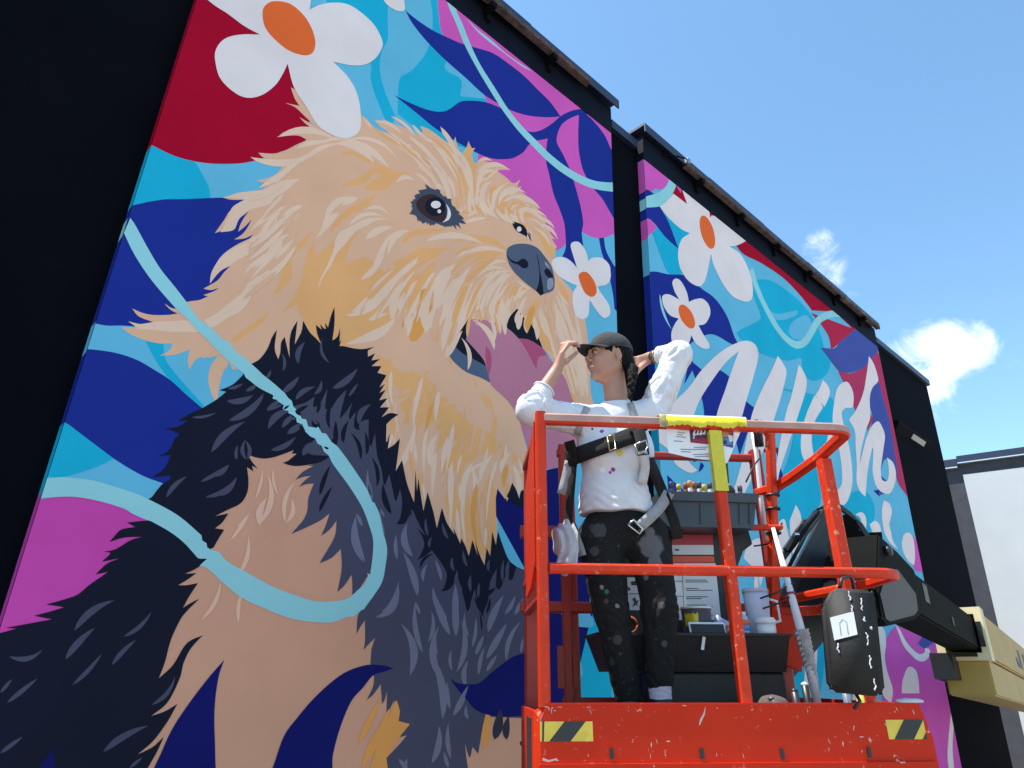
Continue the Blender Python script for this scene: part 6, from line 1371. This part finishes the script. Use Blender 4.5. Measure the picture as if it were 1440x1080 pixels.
# paint markers standing in the tray
cols = [(.05, .07, .12), (.6, .45, .04), (.35, .12, .05), (.55, .25, .06), (.30, .10, .05), (.06, .09, .16), (.55, .42, .05), (.08, .08, .10), (.10, .10, .14)]
words = ['dark blue capped', 'yellow capped thin', 'brown capped', 'amber capped', 'red-brown capped', 'slate blue capped', 'short yellow capped', 'charcoal capped', 'grey-blue capped']
for i, (px, c, w_) in enumerate(zip((945, 955, 965, 971, 977, 984, 991, 999, 1041), cols, words)):
    p = loc(px, 692, .60+.05*(i % 3)); hh = (.062, .05, .058, .066, .060, .062, .048, .058, .045)[i]
    o = item('paint_marker', w_+' paint marker standing in the tool tray'+(', the one right of the taped post' if i == 8 else ', left of the taped post'), 'paint marker', (p.x, p.y, p.z-.03), 'paint markers standing in the tool tray')
    m = mat('marker_%d' % i, c, .35); lathe_item(o, [(0, 0), (.0105, 0), (.0105, hh*.75), (.009, hh*.8)], 'barrel', M_white if i % 2 else m, o, 12); lathe_item(o, [(.0, hh*.76), (.0115, hh*.76), (.0115, hh+.012), (.009, hh+.016), (0, hh+.016)], 'marker_cap', m, o, 12)
p = loc(1024, 690, .62); o = item('spray_gun', 'black hand-held sprayer standing upright in the tray behind the taped post', 'sprayer', (p.x, p.y, p.z-.02))
lathe_item(o, [(0, 0), (.030, 0), (.032, .02), (.020, .038), (.014, .045), (0, .045)], 'base', M_haz, o); MB().box((-.004, 0, .105), (.026, .028, .115), Matrix.Rotation(.05, 3, 'Y'), bev=.006).build('grip', M_haz, o); lathe_item(o, [(.0, 0), (.016, 0), (.018, .01), (.016, .022), (0, .024)], 'head', M_blackst, o, 14, (-.004, 0, .155)); lathe_item(o, [(.016, .040), (.018, .046), (.016, .052)], 'collar', M_chrome, o)
# extension pole with a shaggy paint-roller sleeve
p0_, p1_ = loc(1087, 742, .52), loc(1130, 900, .48); p2_ = loc(1146, 964, .47); pb = loc(1150, 992, .46)
o = item('roller_pole', 'white paint roller pole with a ragged sleeve leaning in the right rear corner', 'roller pole', p0_)
P_ = lambda v: tuple(Vector(v)-Vector(p0_))
MB().tube([P_(p0_), P_(p1_), P_(pb)], .0165, 14, radii=[.008, .0185, .016]).build('pole', M_white, o)
M_nap = mat('roller_nap', (.52, .47, .46), .95, var=.25, vscale=40, bump=1., bscale=180)
ax_ = (Vector(p2_)-Vector(p1_)); ln = ax_.length; ax_.normalize(); sdx = ax_.orthogonal().normalized(); sdy = ax_.cross(sdx)
q = [Vector(p1_)-ax_*.04+ax_*(ln+.05)*i/26 for i in range(27)]
MB().tube([P_(v) for v in q], .03, 14, radii=[(.030-.016*(i/26)**1.5)*(1+.09*(-1)**i) for i in range(27)]).build('sleeve', M_nap, o)
for i in range(10):
    c_ = Vector(p1_)-ax_*.03+ax_*(ln+.03)*i/10; rr_ = .030-.015*(i/10)**1.5; dr = Vector((-.8, -.5, 0)); dr = (dr-ax_*dr.dot(ax_)).normalized()
    MB().tube([P_(c_+dr*rr_*.8), P_(c_+dr*(rr_+.010)+ax_*.004), P_(c_+dr*(rr_+.018)+ax_*.010)], .005, 6, radii=[.006, .005, .002]).build('tuft', M_nap, o)
MB().lathe([(.019, -.004), (.0195, 0), (.019, .004)], P_(p0_.lerp(p1_, .60)), 14, Matrix((sdx, sdy, ax_)).transposed()).build('marker_band', mat('plum_band', (.25, .03, .10), .5), o)
for t in (.53, .62): 
    c_ = p0_.lerp(p1_, t); MB().tube([P_(c_+Vector((.018, -.012, .01))), P_(c_+Vector((-.05, .01, -.03))), P_(c_+Vector((-.11, .05, -.05)))], .004, 6).build('bungee', M_haz, o)
# black case hanging on the mid rail
ca = loc(1195, 900, .0); M_case = mat('scuffed_black_case', (.009, .009, .0095), .7, var=.3, vscale=12, bump=.15, bscale=90, wear=(.55, .55, .55), wear_amt=.24, wscale=22)
o = item('hanging_case', 'scuffed black plastic case with white label hanging from the mid rail corner', 'case', ca)
rot = Matrix.Rotation(.10, 3, 'Y') @ Matrix.Rotation(-.42, 3, 'Z')
cm = MB(); pr = [(-.083, .10), (-.045, .160), (.075, .160), (.083, .150), (.083, -.155), (.07, -.17), (-.068, -.17), (-.083, -.155)]
cm.prism(pr, -.045, .055, lambda a, b_, d: rot@Vector((a, d-.03, b_)))
cs_ = cm.build('case_body', M_case, o)
bmx = bmesh.new(); bmx.from_mesh(cs_.data); bmesh.ops.bevel(bmx, geom=bmx.edges[:], offset=.012, segments=3, affect='EDGES'); bmx.to_mesh(cs_.data); bmx.free()
for f_ in cs_.data.polygons: f_.use_smooth = True
W3 = lambda a, b_, d=-.0775: rot@Vector((a, d, b_))
MB().add([W3(-.062, .060), W3(.012, .085), W3(.018, .012), W3(-.054, -.012)], [(0, 1, 2, 3)]).build('label', M_white, o)
MB().tube([W3(-.032, .005), W3(-.034, .045), W3(-.024, .058), W3(-.012, .05), W3(-.010, .010)], .0012, 5).build('label_sketch', mat('pencil', (.3, .3, .32), .7), o)
rnd = random.Random(4)
dr_ = MB()
for (a, b0_, b1_) in ((.005, .15, .12), (.008, .105, .085), (.040, .13, .09), (.043, .07, .055), (.046, .02, -.02), (.049, -.05, -.09), (.055, -.12, -.155), (-.045, -.02, -.05), (.06, .04, .03)):
    n = 9; dr_.tube([W3(a+rnd.uniform(-.003, .003), b0_+(b1_-b0_)*i/n, -.0758) for i in range(n+1)], .003, 6, radii=[.001+rnd.uniform(.0002, .0018) for _ in range(n+1)])
d_ = dr_.build('paint_drips', M_white, o); d_['kind'] = 'stuff'
MB().tube([W3(-.02, .165, -.03), W3(-.01, .20, -.02), W3(.02, .215, 0), W3(.03, .20, .03), W3(.03, .165, .02)], .006, 8).build('strap', M_haz, o)
MB().tube([W3(.0, -.165, -.03), W3(.01, -.19, -.04), W3(-.01, -.215, -.04)], .006, 8).build('strap', M_haz, o)
# handles of brushes and odds and ends standing inside the toe board
for i, (px, c, lab) in enumerate(((1098, (.10, .09, .10), 'dark brush handle poking over the toe board below the bin'), (1120, (.03, .03, .035), 'black rounded brush end over the toe board beside the pole'), (1136, (.02, .02, .022), 'black tool grip with pale tip at the foot of the pole'), (1192, (.16, .20, .27), 'blue-grey tool handle over the toe board under the hanging case'), (1211, (.62, .55, .10), 'pale yellow tool handle over the toe board under the hanging case'))):
    p = loc(px, 992, .12); o = item('brush', lab, 'brush', (p.x, .12, -.05))
    m = mat('brush_handle_%d' % i, c, .4); hh = (.06, .085, .105, .095, .085)[i]
    MB().tube([(0, 0, -.1), (.004, 0, 0), (.0 if i else -.03, 0, hh)], .012, 10, radii=[.010, .012, .013]).build('handle', m, o); MB().lathe([(0, 0), (.012, .002), (.012, .008), (0, .014)], (.0 if i else -.03, 0, hh-.002), 10).build('tip', M_white if i in (2, 3) else m, o)
MB  # end of the things on the platform
M_rag2 = mat('brown_rag', (.10, .07, .06), .9, bump=.5, bscale=80)
p = loc(1085, 975, .30); rg = SDF(); pq = np.array([p.x, .30, -.13]); rg.ell(pq+np.array([0, 0, .07]), (.07, .05, .085)).ell(pq+np.array([.06, 0, .04]), (.05, .05, .06)); rg.post = lambda X, d: np.maximum(d+.010*wob(X, 60, 9), -.1655-X[..., 2])
o = item('drop_cloth', 'brown bundled drop cloth on the platform floor below the bin', 'drop cloth', pq); soft('cloth', rg, .006, [M_rag2], o, pq)
p = loc(1285, 988, .03); o = item('paint_rag', 'small white rag lying on the right end of the toe board', 'rag', (W_-.04, .006, .004))
rg = SDF(); q0 = np.array([W_-.04, .006, .004]); rg.ell(q0+np.array([0, 0, .004]), (.05, .018, .010)); rg.post = lambda X, d: np.maximum(d+.003*wob(X, 120, 9), .0035-X[..., 2]); soft('cloth', rg, .003, [M_rag], o, q0)
